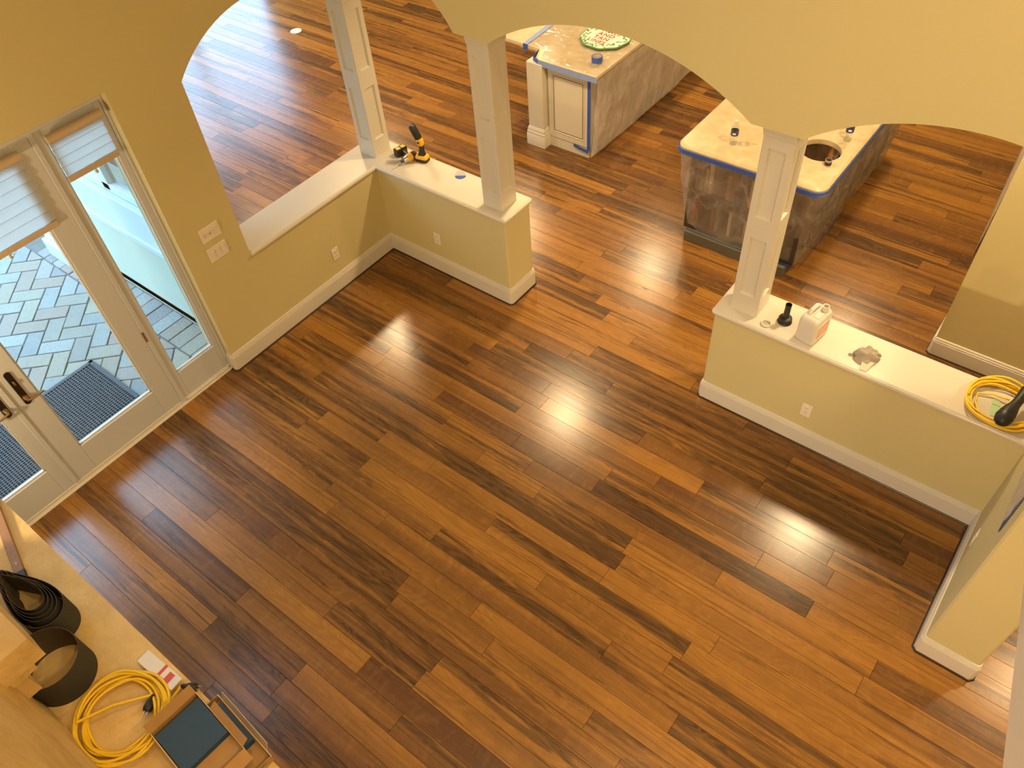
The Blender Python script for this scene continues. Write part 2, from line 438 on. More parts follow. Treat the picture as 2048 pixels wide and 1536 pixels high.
cuts = sorted(set([round(c, 5) for c in cuts] + [7.5]))
mb = MB(); strip_wall(mb, 'x', cuts, lambda x: low_b(x) if x < 5.08 else ZS, ZC, FY, BY)
wall_arc = struct(mb.build('wall_back', 'wall_paint', smooth=25), 'mustard wall with three arches above the half walls', 'wall')
mb = MB()
ya = [YA0 + (YA1 - YA0) * i / 40 for i in range(41)]
strip_wall(mb, 'y', ya, lambda y: arc_z(y, YA0, YA1, .285), ZC, FX, BX)
mb.box((BX, -4.9, 0), (FX, D0, ZC)); mb.box((BX, D1, 0), (FX, YA0, ZC)); C0, C1, CZ0, CZ1 = -4.6, -3.1, 3.5, 4.9
mb.box((BX, D0, DH), (FX, D1, CZ0)).box((BX, D0, CZ1), (FX, D1, ZC)).box((BX, D0, CZ0), (FX, C0, CZ1)).box((BX, C1, CZ0), (FX, D1, CZ1))
wall_left = struct(mb.build('wall_left', 'wall_paint', smooth=25), 'mustard wall with the glazed doors and an arch', 'wall')
w = MB()
for a, b in ((C0, C0 + .06), ((C0 + C1) / 2 - .03, (C0 + C1) / 2 + .03), (C1 - .06, C1)): w.box((-.20, a, CZ0), (-.13, b, CZ1))
w.box((-.20, C0 + .06, CZ0), (-.13, C1 - .06, CZ0 + .06)).box((-.20, C0 + .06, CZ1 - .06), (-.13, C1 - .06, CZ1))
wo = struct(w.build('window_2', 'door_paint'), 'high window added for sky light over the glazed doors, out of view', 'window')  # added opening that lets cool sky light into the room
MB().box((-.167, C0 + .05, CZ0 + .05), (-.163, C1 - .05, CZ1 - .05)).build('pane', 'pane_glass', wo)
def cham(poly, idx, c):
    out = []
    for i, p in enumerate(poly):
        if i in idx:
            a, b = Vector(poly[i - 1]), Vector(poly[(i + 1) % len(poly)]); p = Vector(p)
            out += [tuple(p + (a - p).normalized() * c), tuple(p + (b - p).normalized() * c)]
        else: out.append(p)
    return out
HB = .852
half_a = cham([(FX, YA0), (FX, FY), (1.363, FY), (1.363, BY), (BX, BY), (BX, YA0)], (2, 3), .011)
struct(MB().prism(half_a, 0, HB).build('wall_half_corner', 'wall_paint', smooth=30), 'L-shaped mustard half wall under the corner post', 'half wall')
half_b = cham([(3.144, FY), (5.085, FY), (5.085, BY), (3.144, BY)], (0, 3), .011)
struct(MB().prism(half_b, 0, HB).build('wall_half_right', 'wall_paint', smooth=30), 'mustard half wall that carries the white jug', 'half wall')
stub = cham([(5.085, -.983), (5.378, -.983), (5.378, BY), (5.085, BY)], (0, 1), .011)
struct(MB().prism(stub, 0, ZK).build('wall_right', 'wall_paint', smooth=30), 'short full-height wall returning from the right half wall', 'wall')
struct(MB().box((4.356, 1.366, 0), (7.5, 1.50, ZK)).box((4.356, 1.50, 0), (4.48, 6.5, ZK)).build('wall_kitchen', 'wall_paint'), 'mustard partition wall beyond the right half wall', 'wall')
struct(MB().box((-6.6, 6.45, 0), (7.6, 6.6, ZK)).build('wall_far', 'wall_paint'), 'far kitchen wall out of view', 'wall')
# dining side: end wall with tall windows, patio-side wall
wl = MB()
WA, WB, WN = .95, 3.85, 2
wl.box((-6.6, -1.65, 0), (-6.45, WA, ZK)).box((-6.6, WB, 0), (-6.45, 6.5, ZK)).box((-6.6, WA, 0), (-6.45, WB, .12)).box((-6.6, WA, 2.45), (-6.45, WB, ZK))
struct(wl.build('wall_dining', 'wall_paint'), 'dining room end wall with a band of tall windows', 'wall')
for k in range(WN):
    a, b = WA + (WB - WA) * k / WN, WA + (WB - WA) * (k + 1) / WN; w = MB()
    for (p, q) in ((a, a + .03), (b - .03, b)): w.box((-6.56, p, .12), (-6.49, q, 2.45))
    w.box((-6.56, a + .03, .12), (-6.49, b - .03, .18)); w.box((-6.56, a + .03, 2.39), (-6.49, b - .03, 2.45))
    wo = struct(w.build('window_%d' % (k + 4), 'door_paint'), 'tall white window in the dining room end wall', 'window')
    MB().box((-6.53, a + .025, .17), (-6.525, b - .025, 2.4)).build('pane', 'pane_glass', wo)
pw = MB(); W0, W1 = -2.02, -.56
pw.box((-6.6, -1.65, -.1), (W0, -1.42, 2.9)).box((W1, -1.65, -.1), (BX, -1.42, 2.9)).box((W0, -1.65, -.1), (W1, -1.42, 1.16)).box((W0, -1.65, 2.3), (W1, -1.42, 2.9))
struct(pw.build('wall_patio', 'ext_wall'), 'pale stucco outside wall beside the patio', 'wall')
sl = MB().box((-2.20, -1.70, 1.06), (-.37, -1.65, 1.155), .006).box((-2.20, -1.685, .80), (-.37, -1.65, 1.05), .008).box((-2.20, -1.70, .74), (-.37, -1.65, .80), .008)
struct(sl.build('trim_patio_sill', 'ext_trim'), 'deep white outside window sill and apron over the patio', 'sill')
wf = MB()
for a, b in ((W0, W0 + .06), (-1.30, -1.20), (W1 - .06, W1)): wf.box((a, -1.64, 1.155), (b, -1.57, 2.3), .004)
wf.box((W0, -1.64, 1.155), (W1, -1.57, 1.215), .004).box((W0, -1.64, 2.24), (W1, -1.57, 2.3), .004)
wo = struct(wf.build('window_3', 'ext_trim'), 'white framed outside window above the patio sill', 'window')
for a, b in ((W0 + .05, -1.29), (-1.21, W1 - .05)): MB().box((a, -1.602, 1.20), (b, -1.598, 2.26)).build('pane', 'pane_glass', wo)
pc = MB().box((-2.86, -1.86, -.08), (-2.50, -1.65, .12), .01).box((-2.82, -1.83, .12), (-2.54, -1.65, .17), .01).box((-2.80, -1.81, .17), (-2.56, -1.65, 2.9), .004)
struct(pc.build('trim_patio_pilaster', 'ext_trim'), 'white pilaster with stepped base on the patio wall', 'pilaster')
# closing shell
struct(MB().box((-.4, -4.9, ZC), (7.6, .4, ZC + .1)).build('ceiling', 'ceiling_paint'), 'high living room ceiling out of view', 'ceiling')
struct(MB().box((-6.6, -1.65, ZK), (BX, 6.6, ZK + .1)).box((BX, BY, ZK), (7.6, 6.6, ZK + .1)).build('ceiling_kitchen', 'ceiling_paint'), 'kitchen ceiling out of view', 'ceiling')
struct(MB().box((7.5, -4.9, 0), (7.6, 6.6, ZC)).build('wall_hall', 'wall_paint'), 'hall wall beyond the right stub wall', 'wall')
struct(MB().box((-.4, -5.0, 0), (7.6, -4.85, ZC)).build('wall_front', 'wall_paint'), 'fireplace wall under the camera', 'wall')
struct(MB().box((5.085, -4.85, 2.62), (7.5, FY, 2.9)).build('floor_gallery', 'trim_paint'), 'upper gallery floor behind the camera', 'floor')
# sloped stair stringer that just enters the frame
p1 = at(2046, 1180, 'x', 4.95); p2 = at(2005, 1536, 'x', 4.95); dv = (p1 - p2).normalized()
e1, e2 = p1 + dv * .8, p2 - dv * .7
sv = [(x, e.y, e.z + dz) for x in (4.95, 5.07) for e, dz in ((e1, 0), (e2, 0), (e2, .36), (e1, .36))]
struct(MB().add(sv, [(0, 1, 2, 3), (4, 7, 6, 5), (0, 4, 5, 1), (1, 5, 6, 2), (2, 6, 7, 3), (3, 7, 4, 0)]).build('trim_stair_stringer', 'trim_paint'), 'pale sloping stair stringer at the right', 'stringer')

# caps on the half walls
def cap(poly, name, label):
    n = len(poly); P = [Vector(p) for p in poly]
    def inset(d):
        out = []
        for i in range(n):
            a, b, c = P[i - 1], P[i], P[(i + 1) % n]
            n1 = Vector((-(b - a).y, (b - a).x)).normalized(); n2 = Vector((-(c - b).y, (c - b).x)).normalized()
            k = (n1 + n2) / max(.2, 1 + n1.dot(n2)); out.append(b + k * d)
        return out
    rings = [[(q.x, q.y, z) for q in inset(d)] for d, z in ((.010, .846), (.003, .850), (0, .858), (.002, .868), (.008, .8745), (.011, .8745), (.013, .8765), (.016, H))]
    o = MB().loft(rings).build(name, 'cap_paint', smooth=35); return struct(o, label, 'ledge')
cap(cham([(.006, YA0 - .02), (.006, -.006), (1.385, -.006), (1.385, .357), (-.37, .357), (-.37, YA0 - .02)][::1], (2, 3), .018)[::-1][::-1] if False else
    [p for p in cham([(-.37, YA0), (.006, YA0), (.006, -.006), (1.385, -.006), (1.385, .357), (-.37, .357)], (3, 4), .018)], 'trim_1', 'L-shaped white wooden cap on the corner half wall')
cap(cham([(3.122, -.006), (5.085, -.006), (5.085, .357), (3.122, .357)], (0, 3), .018), 'trim_2', 'long white wooden cap on the right half wall')

# baseboards
PROF = [(0, .168), (.007, .166), (.0105, .157), (.0055, .1515), (.0125, .148), (.0150, .141), (.0085, .1355), (.0165, .131), (.017, .125), (.017, .004), (.013, 0), (0, 0)]
def sweep(path, name, label, chidx=()):
    pts = [Vector(p) for p in path]; out = []
    for i, p in enumerate(pts):
        if i in chidx:
            a, b = (pts[i - 1] - p).normalized(), (pts[i + 1] - p).normalized(); out += [p + a * .010, p + b * .010]
        else: out.append(p)
    pts = out; rings = []
    for i, p in enumerate(pts):
        d1 = (p - pts[i - 1]).normalized() if i else (pts[1] - p).normalized()
        d2 = (pts[i + 1] - p).normalized() if i < len(pts) - 1 else d1
        n1, n2 = Vector((d1.y, -d1.x)), Vector((d2.y, -d2.x)); k = (n1 + n2) / max(.15, 1 + n1.dot(n2))
        rings.append([(p.x + k.x * d, p.y + k.y * d, z) for d, z in PROF])
    bo = struct(MB().loft(rings).build(name, 'trim_paint', smooth=28), label, 'baseboard')
    rg2 = []
    for i, p in enumerate(pts):
        d1 = (p - pts[i - 1]).normalized() if i else (pts[1] - p).normalized()
        d2 = (pts[i + 1] - p).normalized() if i < len(pts) - 1 else d1
        n1, n2 = Vector((d1.y, -d1.x)), Vector((d2.y, -d2.x)); k = (n1 + n2) / max(.15, 1 + n1.dot(n2))
        rg2.append([(p.x + k.x * d, p.y + k.y * d, z) for d, z in ((.0172, .011), (.022, .010), (.0255, .006), (.027, .0003), (.0172, .0003))])
    MB().loft(rg2).build('dark_foot_strip', 'strip_dark', bo, 30)  # thin dark brown strip along the baseboard foot
    return bo
sweep([(-.075, D1), (FX, D1), (FX, FY), (1.363, FY), (1.363, BY), (-.35, BY)], 'baseboard_left', 'cream moulded baseboard along the door wall and corner half wall', (1, 3, 4))
sweep([(3.144, BY), (3.144, FY), (5.085, FY), (5.085, -.983), (5.378, -.983), (5.378, BY)], 'baseboard_right', 'cream moulded baseboard along the right half wall and stub', (1, 3, 4))
sweep([(4.356, 6.4), (4.356, 1.366), (7.5, 1.366)], 'baseboard_back', 'cream moulded baseboard on the partition beyond the right half wall', (1,))

# ------------------------------------------------------------------ lamps
def downlight(x, y, z, watts, label, group, size=.20, spread=150):
    t = thing('recessed_light', label, 'light', (x, y, z), 0, group)
    MB().lathe([(.062, 0), (.095, 0), (.097, -.004), (.092, -.009), (.066, -.012), (.060, -.004)], 28, caps=False).build('trim_ring', 'trim_paint', t, 40)
    MB().lathe([(.060, -.003), (.060, -.006)], 28).build('lens', 'lamp_lens', t)
    ld = bpy.data.lights.new('downlight', 'AREA'); ld.shape = 'DISK'; ld.size = size; ld.energy = watts; ld.color = WARM; ld.spread = R(spread)
    lo = bpy.data.objects.new('downlight', ld); col.objects.link(lo); lo.parent = t; lo.location = (0, 0, -.02)
for x, y in ((-4.2, 1.1), (-1.45, .95), (1.12, 1.10), (3.98, 1.21), (-4.2, 3.6), (-1.45, 3.6), (.62, 3.85), (3.2, 3.85)):
    downlight(x, y, ZK, K_CAN, 'recessed warm downlight in the kitchen ceiling', 'kitchen downlights')
for x, y, k, sp in ((3.9, -1.75, 1, 85), (2.9, -2.95, 1, 85), (4.4, -3.3, 1, 85), (2.2, -4.25, 2.4, 45)):  # added fill lamps out of view; the last one brightens the mantel
    downlight(x, y, ZC, L_FILL * k, 'added unseen downlight in the high living room ceiling', 'added living room downlights', .2, sp)
for x, y in ((6.5, -2.6), (6.5, -.8), (6.2, .85)): downlight(x, y, 2.62 if y < .3 else ZK, H_CAN, 'recessed warm downlight in the hall ceiling', 'hall downlights')

for y in (-4.0, -2.4, -.8): downlight(6.2, y, ZC, G_FILL, 'added unseen downlight in the ceiling above the gallery', 'added gallery downlights', .2, 170)  # fill lamps added out of view to brighten the door wall
def fill_lamp(x, y, z, k=1.0):  # added lamp out of view, throws fill forward onto the half walls
    t = thing('fill_wall_lamp', 'added unseen sconce beside the chimney breast', 'lamp', (x, y, z), 0, 'added fill lamps')
    MB().lathe([(.06, 0), (.06, .012), (.045, .02)], 24, mat=Rm(-90, 'X')).build('backplate', 'bronze', t, 40)
    MB().tube([(0, .015, 0), (0, .08, -.03), (0, .13, -.01), (0, .14, .03)], .009, 10).build('arm', 'bronze', t, 40)
    MB().lathe([(.03, .03), (.06, .06), (.075, .12), (.085, .19)], 24, (0, .14, 0), caps=False).build('shade', 'lamp_lens', t, 40)
    ld = bpy.data.lights.new('fill_lamp', 'AREA'); ld.shape = 'DISK'; ld.size = .16; ld.energy = W_FILL * k; ld.color = WARM
    lo = bpy.data.objects.new('fill_lamp', ld); col.objects.link(lo); lo.parent = t; lo.location = (0, .235, .11); lo.rotation_euler = (R(90), 0, 0)
for x, k in ((.66, .85), (4.48, 1.75)): fill_lamp(x, -4.85, 1.75, k)

# ------------------------------------------------------------------ glazed doors and sidelight
DX = -.09
def leaf(y0, y1, gy0, gy1, z0, name, label):
    m = MB(); x0, x1 = DX - .045, DX; zt = 2.345; gz0, gz1 = .285, 2.25
    m.box((x0, y0, z0), (x1, gy0, zt), .003).box((x0, gy1, z0), (x1, y1, zt), .003)
    m.box((x0, gy0, z0), (x1, gy1, gz0), .003).box((x0, gy0, gz1), (x1, gy1, zt), .003)
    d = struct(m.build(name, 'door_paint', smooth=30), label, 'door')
    b = MB(); t = .012
    for (a0, a1, c0, c1) in ((gy0, gy0 + t, gz0, gz1), (gy1 - t, gy1, gz0, gz1), (gy0, gy1, gz0, gz0 + t), (gy0, gy1, gz1 - t, gz1)):
        b.box((x0 + .006, a0, c0), (x1 - .014, a1, c1), .003)
    b.build('glazing_bead', 'trim_paint', d)
    MB().box((x0 + .018, gy0 + .002, gz0 + .002), (x0 + .024, gy1 - .002, gz1 - .002)).build('pane', 'pane_glass', d)
    return d
def handle(d, y, lev):
    pl = MB()
    prof = [(y + .021 * math.cos(a), .99 + (.125 if math.sin(a) > 0 else -.125) + .021 * math.sin(a)) for a in [2 * math.pi * i / 28 for i in range(28)]]
    pl.add([(DX + .0005, a, b) for a, b in prof] + [(DX + .009, a, b) for a, b in prof], [tuple(range(27, -1, -1)), tuple(range(28, 56))] + [(i, (i + 1) % 28, 28 + (i + 1) % 28, 28 + i) for i in range(28)])
    p = pl.build('handle_plate', 'bronze', d, 40)
    MB().lathe([(.016, 0), (.016, .02), (.011, .026), (.009, .05), (.0, .052)], 16, mat=T(DX + .009, y, .91) @ Rm(90, 'Y')).build('rose', 'aged_brass', p, 40)
    s = 1 if lev > 0 else -1
    pts = [(DX + .055, y, .91), (DX + .062, y + s * .03, .908), (DX + .060, y + s * .07, .905), (DX + .052, y + s * .105, .903)]
    MB().tube(pts, [.009, .008, .0075, .009], 10).build('lever', 'aged_brass', p, 50)
    MB().box((DX + .009, y - .006, 1.03), (DX + .026, y + .006, 1.062), .003).build('thumb_turn', 'aged_brass', p)
d1 = leaf(-3.243, -2.318, -3.080, -2.466, .035, 'door_1', 'white glazed door leaf with bronze lever beside the sidelight')
d2 = leaf(-4.168, -3.247, -4.000, -3.343, .035, 'door_2', 'white glazed door leaf hinged away from the sidelight')
handle(d1, -3.158, 1); handle(d2, -3.296, -1)
for z in (.70,): MB().lathe([(.008, 0), (.008, .09)], 10, (DX + .004, -2.316, z)).build('hinge', 'aged_brass', d1, 40)
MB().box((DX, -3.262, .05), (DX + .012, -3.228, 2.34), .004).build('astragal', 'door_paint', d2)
w = MB(); x0, x1 = DX - .045, DX - .004
w.box((x0, -1.893, .02), (x1, -1.850, 2.345), .003).box((x0, -2.285, .02), (x1, -2.236, 2.345), .003).box((x0, -2.236, .02), (x1, -1.893, .285), .003).box((x0, -2.236, 2.25), (x1, -1.893, 2.345), .003)
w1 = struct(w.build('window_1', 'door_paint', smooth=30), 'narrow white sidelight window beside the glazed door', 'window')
b = MB()
for (a0, a1, c0, c1) in ((-2.236, -2.226, .285, 2.25), (-1.903, -1.893, .285, 2.25), (-2.236, -1.893, .285, .296), (-2.236, -1.893, 2.239, 2.25)): b.box((x0 + .006, a0, c0), (x1 - .014, a1, c1), .003)
b.build('glazing_bead', 'trim_paint', w1); MB().box((x0 + .018, -2.233, .288), (x0 + .024, -1.896, 2.247)).build('pane', 'pane_glass', w1)
fr = MB()
for a, c in ((D1 - .001, D1 - .020), (-2.318, -2.285), (D0 + .02, D0 + .001), (-4.205, -4.17)):
    fr.box((DX - .10, min(a, c), 0), (DX + .006, max(a, c), 2.3465), .003)
fr.box((DX - .10, D0 + .001, 2.347), (DX + .006, D1 - .001, DH - .001), .003)
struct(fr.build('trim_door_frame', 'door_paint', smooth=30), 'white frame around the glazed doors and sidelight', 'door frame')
sill = MB().box((DX - .22, D0 + .001, -.05), (DX + .028, D1 - .001, .012), .004).box((DX - .12, D0 + .001, .012), (DX + .002, D1 - .001, .034), .004).box((DX + .002, -2.27, .012), (DX + .016, -1.86, .03), .004)
struct(sill.build('trim_threshold', 'trim_paint', smooth=30), 'pale threshold under the glazed doors', 'threshold')
def shade(y0, y1, zt, zb, n, label):
    t = thing('roman_shade', label, 'shade', (DX + .008, (y0 + y1) / 2, zb), 0, 'fabric shades on the glazing')
    hw = (y1 - y0) / 2; hh = zt - zb
    r = [(.012 + .024 * math.cos(a), hh - .028 + .028 * math.sin(a)) for a in [2 * math.pi * i / 16 for i in range(16)]]
    MB().loft([[(x + .014, y, z) for x, z in r] for y in (-hw - .006, hw + .006)]).build('roller_valance', 'shade_hem', t, 40)
    step = (hh - .055 - .035) / n
    for k in range(n):
        z0 = .035 + k * step; m = MB()
        sec = [(.003, z0 + .001), (.013, z0 + .010), (.011, z0 + step * .5), (.006, z0 + step), (.002, z0 + step + .004)]
        m.loft([[(x, y, z) for x, z in sec] for y in (-hw, hw)], caps=False, closed=False).build('fabric_fold', 'shade_fabric', t, 40, fix=False)
    MB().box((.001, -hw - .003, -.002), (.017, hw + .003, .036), .004).build('bottom_hem', 'shade_hem', t)
    MB().lathe([(.008, 0), (.010, .01), (.003, .03)], 10, (.012, 0, -.028)).build('pull', 'shade_hem', t, 40)
shade(-2.236, -1.893, 2.315, 2.0, 4, 'short pale fabric shade on the narrow sidelight')
shade(-3.075, -2.42, 2.315, 1.805, 6, 'long pale fabric shade half lowered on the glazed door')

# ------------------------------------------------------------------ patio
ZP = -.08
pat = struct(MB().box((-5.2, -6.2, -.2), (-.30, -1.65, ZP - .012)).build('patio_paving', 'mortar'), 'herringbone stone paving of the patio outside the doors', 'paving')
A_ = .15; rp = random.Random(3); ca = math.sqrt(.5); cells = []
border = -1.935
def paver(cx, cy, L, Wd, ang, poly=None):
    g = .005; m = MB(); n = 0
    P = poly or [(-L / 2 + g, -Wd / 2 + g), (L / 2 - g, -Wd / 2 + g), (L / 2 - g, Wd / 2 - g), (-L / 2 + g, Wd / 2 - g)]
    P = cham(P, range(len(P)), .006); P = [(x + rp.uniform(-.003, .003), y + rp.uniform(-.003, .003)) for x, y in P]
    h = rp.uniform(-.003, .003)
    m.loft([ring3(P, ZP - .03), ring3(P, ZP - .005 + h), ring3(P, ZP + h, .965)])
    o = m.build('paver', 'paver_stone', pat, fix=False); o.location = (cx, cy, 0); o.rotation_euler = (0, 0, ang)
ox, oy = -1.711, -2.267         # a corner of one stone read off the photograph
for i in range(-40, 40):
    for j in range(-40, 40):
        k = (i - j) % 4
        if k not in (0, 3): continue
        if k == 0: u, v, ang = i + 1, j + .5, 45
        else: u, v, ang = i + .5, j + 1, 135
        x = ox + (u * ca - v * ca) * A_; y = oy + (u * ca + v * ca) * A_
        if not (-3.9 < x < -.32 and -4.6 < y < border + .12): continue
        q = pix((x, y, ZP))
        if q is None or not (-80 < q[0] < 480 and 300 < q[1] < 1040): continue
        if y > border - .16:
            cs, sn = math.cos(R(ang)), math.sin(R(ang)); g_ = .005
            W_ = [(x + px_ * cs - py_ * sn, y + px_ * sn + py_ * cs) for px_, py_ in ((-.15 + g_, -.075 + g_), (.15 - g_, -.075 + g_), (.15 - g_, .075 - g_), (-.15 + g_, .075 - g_))]
            out_ = []; lim = border - .004
            for i_ in range(4):
                p_, n_ = W_[i_], W_[(i_ + 1) % 4]
                if p_[1] <= lim: out_.append(p_)
                if (p_[1] <= lim) != (n_[1] <= lim):
                    k_ = (lim - p_[1]) / (n_[1] - p_[1]); out_.append((p_[0] + (n_[0] - p_[0]) * k_, lim))
            if len(out_) < 3: continue
            mx_, my_ = sum(p[0] for p in out_) / len(out_), sum(p[1] for p in out_) / len(out_)
            if max(p[0] for p in out_) - min(p[0] for p in out_) < .03 or lim - min(p[1] for p in out_) < .03: continue
            paver(mx_, my_, 0, 0, 0, [(p[0] - mx_, p[1] - my_) for p in out_])
        else: paver(x, y, .30, .15, R(ang))
x = -.42
while x > -2.9:
    w_ = rp.uniform(.135, .16); paver(x - w_ / 2, (border - 1.65) / 2, .275, w_, R(90)); x -= w_
mt = thing('door_mat', 'dark grey rubber mat of small open squares outside the doors', 'mat', (-.86, -3.15, ZP + .004))
mx, my = .365, .70
MB().box((-mx, -my, 0), (mx, -my + .035, .018), .003).box((-mx, my - .035, 0), (mx, my, .018), .003).box((-mx, -my, 0), (-mx + .035, my, .018), .003).box((mx - .035, -my, 0), (mx, my, .018), .003).build('rim', 'mat_rubber', mt)
g = MB()
for k in range(1, 27): xx = -mx + .035 + k * (2 * mx - .07) / 27; g.box((xx - .0045, -my + .03, .002), (xx + .0045, my - .03, .016))
for k in range(1, 53): yy = -my + .035 + k * (2 * my - .07) / 53; g.box((-mx + .03, yy - .004, .002), (mx - .03, yy + .004, .0155))
g.build('grid', 'mat_rubber', mt)

# ------------------------------------------------------------------ posts
def post(x, y, label):
    t = thing('square_post', label, 'post', (x, y, H), 0, 'panelled posts of the arcade')
    hw = .093; zt = ZS - H; m = MB(); pan = [(.15, .60), (.75, 1.21)]; pw_ = .052; dp = .016; sl_ = .010
    cor = .004
    for k in range(4):
        M_ = Rm(90 * k, 'Z'); zs = [0, pan[0][0], pan[0][1], pan[1][0], pan[1][1], zt]
        v = []; f = []
        def quad(p): b0 = len(v); v.extend(p); f.append((b0, b0 + 1, b0 + 2, b0 + 3))
        F = lambda a, z: (a, -hw, z)
        e = hw - cor
        quad([F(-e, 0), F(-pw_, 0), F(-pw_, zt), F(-e, zt)]); quad([F(pw_, 0), F(e, 0), F(e, zt), F(pw_, zt)])
        quad([(e, -hw, 0), (hw, -e, 0), (hw, -e, zt), (e, -hw, zt)])
        for a, b in ((0, pan[0][0]), (pan[0][1], pan[1][0]), (pan[1][1], zt)): quad([F(-pw_, a), F(pw_, a), F(pw_, b), F(-pw_, b)])
        for a, b in pan:
            o_ = [(-pw_, -hw, a), (pw_, -hw, a), (pw_, -hw, b), (-pw_, -hw, b)]
            i_ = [(-pw_ + sl_, -hw + dp, a + sl_), (pw_ - sl_, -hw + dp, a + sl_), (pw_ - sl_, -hw + dp, b - sl_), (-pw_ + sl_, -hw + dp, b - sl_)]
            for q in range(4): quad([o_[q], o_[(q + 1) % 4], i_[(q + 1) % 4], i_[q]])
        m.add(v, f, M_)
    m.build('shaft', 'cap_paint', t, fix=False)
    for k in range(4):
        for a, b in pan:
            MB().add([(-pw_ + sl_, -hw + dp, a + sl_), (pw_ - sl_, -hw + dp, a + sl_), (pw_ - sl_, -hw + dp, b - sl_), (-pw_ + sl_, -hw + dp, b - sl_)], [(0, 1, 2, 3)], Rm(90 * k, 'Z')).build('panel', 'cap_paint', t, fix=False)
    MB().loft([ring3(rrect(2 * hw + w_, 2 * hw + w_, .003, 1), z) for w_, z in ((.002, zt - .085), (.010, zt - .080), (.010, zt - .060), (.016, zt - .055), (.016, zt - .03), (.026, zt - .022), (.026, zt - .0005))]).build('capital', 'cap_paint', t, 30)
post(-.172, .180, 'square panelled white post on the corner half wall behind the power tools')
post(1.198, .173, 'square panelled white post at the free end of the corner half wall')
post(3.307, .180, 'square panelled white post on the right half wall beside the white jug')

# ------------------------------------------------------------------ outlets and switches
def plate(name, label, cat, loc, rz, gangs, grp=None):
    w_ = .071 + .046 * (gangs - 1); h_ = .117
    t = thing(name, label, cat, loc, rz, grp)     # local: plate faces -y, centre at origin
    MB().box((-w_ / 2, -.006, -h_ / 2), (w_ / 2, -.0005, h_ / 2), .0025).build('cover_plate', 'plate_plastic', t)
    return t
def duplex(label, loc, rz):
    t = plate('wall_outlet', label, 'outlet', loc, rz, 1, 'wall outlets')
    for z in (-.022, .022):
        r = MB().loft([[(x, y, zz) for x, zz in rrect(.033, .030, .009, 4, 0, z)] for y in (-.006, -.0085)]).build('receptacle', 'plate_plastic', t, 40)
        for xx in (-.007, .007): MB().box((xx - .0012, -.0092, z - .002), (xx + .0012, -.0084, z + .007)).build('slot', 'rubber_black', r)
    MB().lathe([(.003, 0), (.003, .0015)], 10, mat=T(0, -.006, 0) @ Rm(90, 'X')).build('screw', 'steel', t)
RZL = R(90)
duplex('white wall outlet on the half wall below the white cap nearest the switches', (FX, -.616, .361), RZL)
duplex('white wall outlet on the corner half wall under the power tools', (.588, FY, .361), 0)
duplex('white wall outlet on the right half wall below the jug', (3.899, FY, .344), 0)
duplex('white wall outlet on the short stub wall at the right', (5.085, -.378, .40), R(-90))
def switchbank(z, kinds, label):
    t = plate('light_switch', label, 'switch', (FX, -1.580, z), RZL, 3, 'switch plates by the door')
    for k, kd in enumerate(kinds):
        x = (k - 1) * .046
        if kd == 'r': MB().box((x - .016, -.0098, -.033), (x + .016, -.006, .033), .002, T(0, 0, 0) @ Rm(3, 'X')).build('rocker', 'plate_plastic', t)
        else:
            MB().box((x - .005, -.0065, -.012), (x + .005, -.0058, .012)).build('toggle_slot', 'glaze_line', t)
            MB().box((x - .004, -.019, -.001), (x + .004, -.006, .011), .0015).build('toggle', 'cap_paint', t)
switchbank(1.22, 'ttr', 'three-gang switch plate with two toggles, the upper of two')
switchbank(1.05, 'rrr', 'three-gang switch plate with three rockers, the lower of two')

# ------------------------------------------------------------------ kitchen islands
def skirt(parent, name, mat, top, bot, nz, amp, seed, freq=5.0, out=None):
    """hanging sheet between a top and a bottom polyline (equal counts), crumpled along its normal"""
    n = len(top); rows_ = []
    for k in range(nz + 1):
        s = k / nz; row = []
        for i in range(n):
            p = Vector(top[i]).lerp(Vector(bot[i]), s)
            a = Vector(top[max(i - 1, 0)]); b_ = Vector(top[min(i + 1, n - 1)]); d = (b_ - a).normalized(); nn = Vector((d.y, -d.x, 0))
            q = Vector((p.x * freq, p.y * freq, p.z * freq * .55 + seed))
            w_ = mnoise.noise(q) + .6 * abs(mnoise.noise(q * 2.3)) - .2
            row.append(p + nn * (amp * w_ * (.15 + .85 * math.sin(math.pi * min(1, s * 1.1 + .05)) ** .6 if s < .93 else amp * 0 + amp * w_ * .5) if True else 0))
        rows_.append(row)
    v = [p for r in rows_ for p in r]; f = []
    for k in range(nz):
        for i in range(n - 1): f.append((k * n + i, k * n + i + 1, (k + 1) * n + i + 1, (k + 1) * n + i))
    return MB().add(v, f).build(name, mat, parent, 60, fix=False)
def pline(pts, step=.03):
    out = []
    for a, b in zip(pts, pts[1:]):
        a, b = Vector(a), Vector(b); n = max(1, int((b - a).length / step))
        out += [a.lerp(b, i / n) for i in range(n)]
    return out + [Vector(pts[-1])]
CT = .93
# cream island
isl = thing('kitchen_island', 'cream panelled kitchen island with a stone counter, plastic over its side', 'island', (.42, 3.3, 0))
L0 = Matrix.Translation((-.42, -3.3, 0))
MB().box((.215, 2.175, .0), (.70, 4.85, .888), 0, L0).box((.03, 2.24, 0), (.215, 4.85, .888), 0, L0).build('body', 'cabinet_cream', isl)
ep = MB(); yb = 2.175
for a0, a1, c0, c1 in ((.215, .262, .115, .86), (.648, .70, .115, .86), (.262, .648, .80, .86), (.262, .648, .115, .175)): ep.box((a0, yb - .016, c0), (a1, yb, c1), .002, L0)
ep.box((.215, yb - .010, .0), (.70, yb, .115), .002, L0)
ep.build('panel_frame', 'cabinet_cream', isl)
bd = MB(); o_ = [(.262, .175), (.648, .175), (.648, .80), (.262, .80)]
def rect_in(d): return [(.262 + d, .175 + d), (.648 - d, .175 + d), (.648 - d, .80 - d), (.262 + d, .80 - d)]
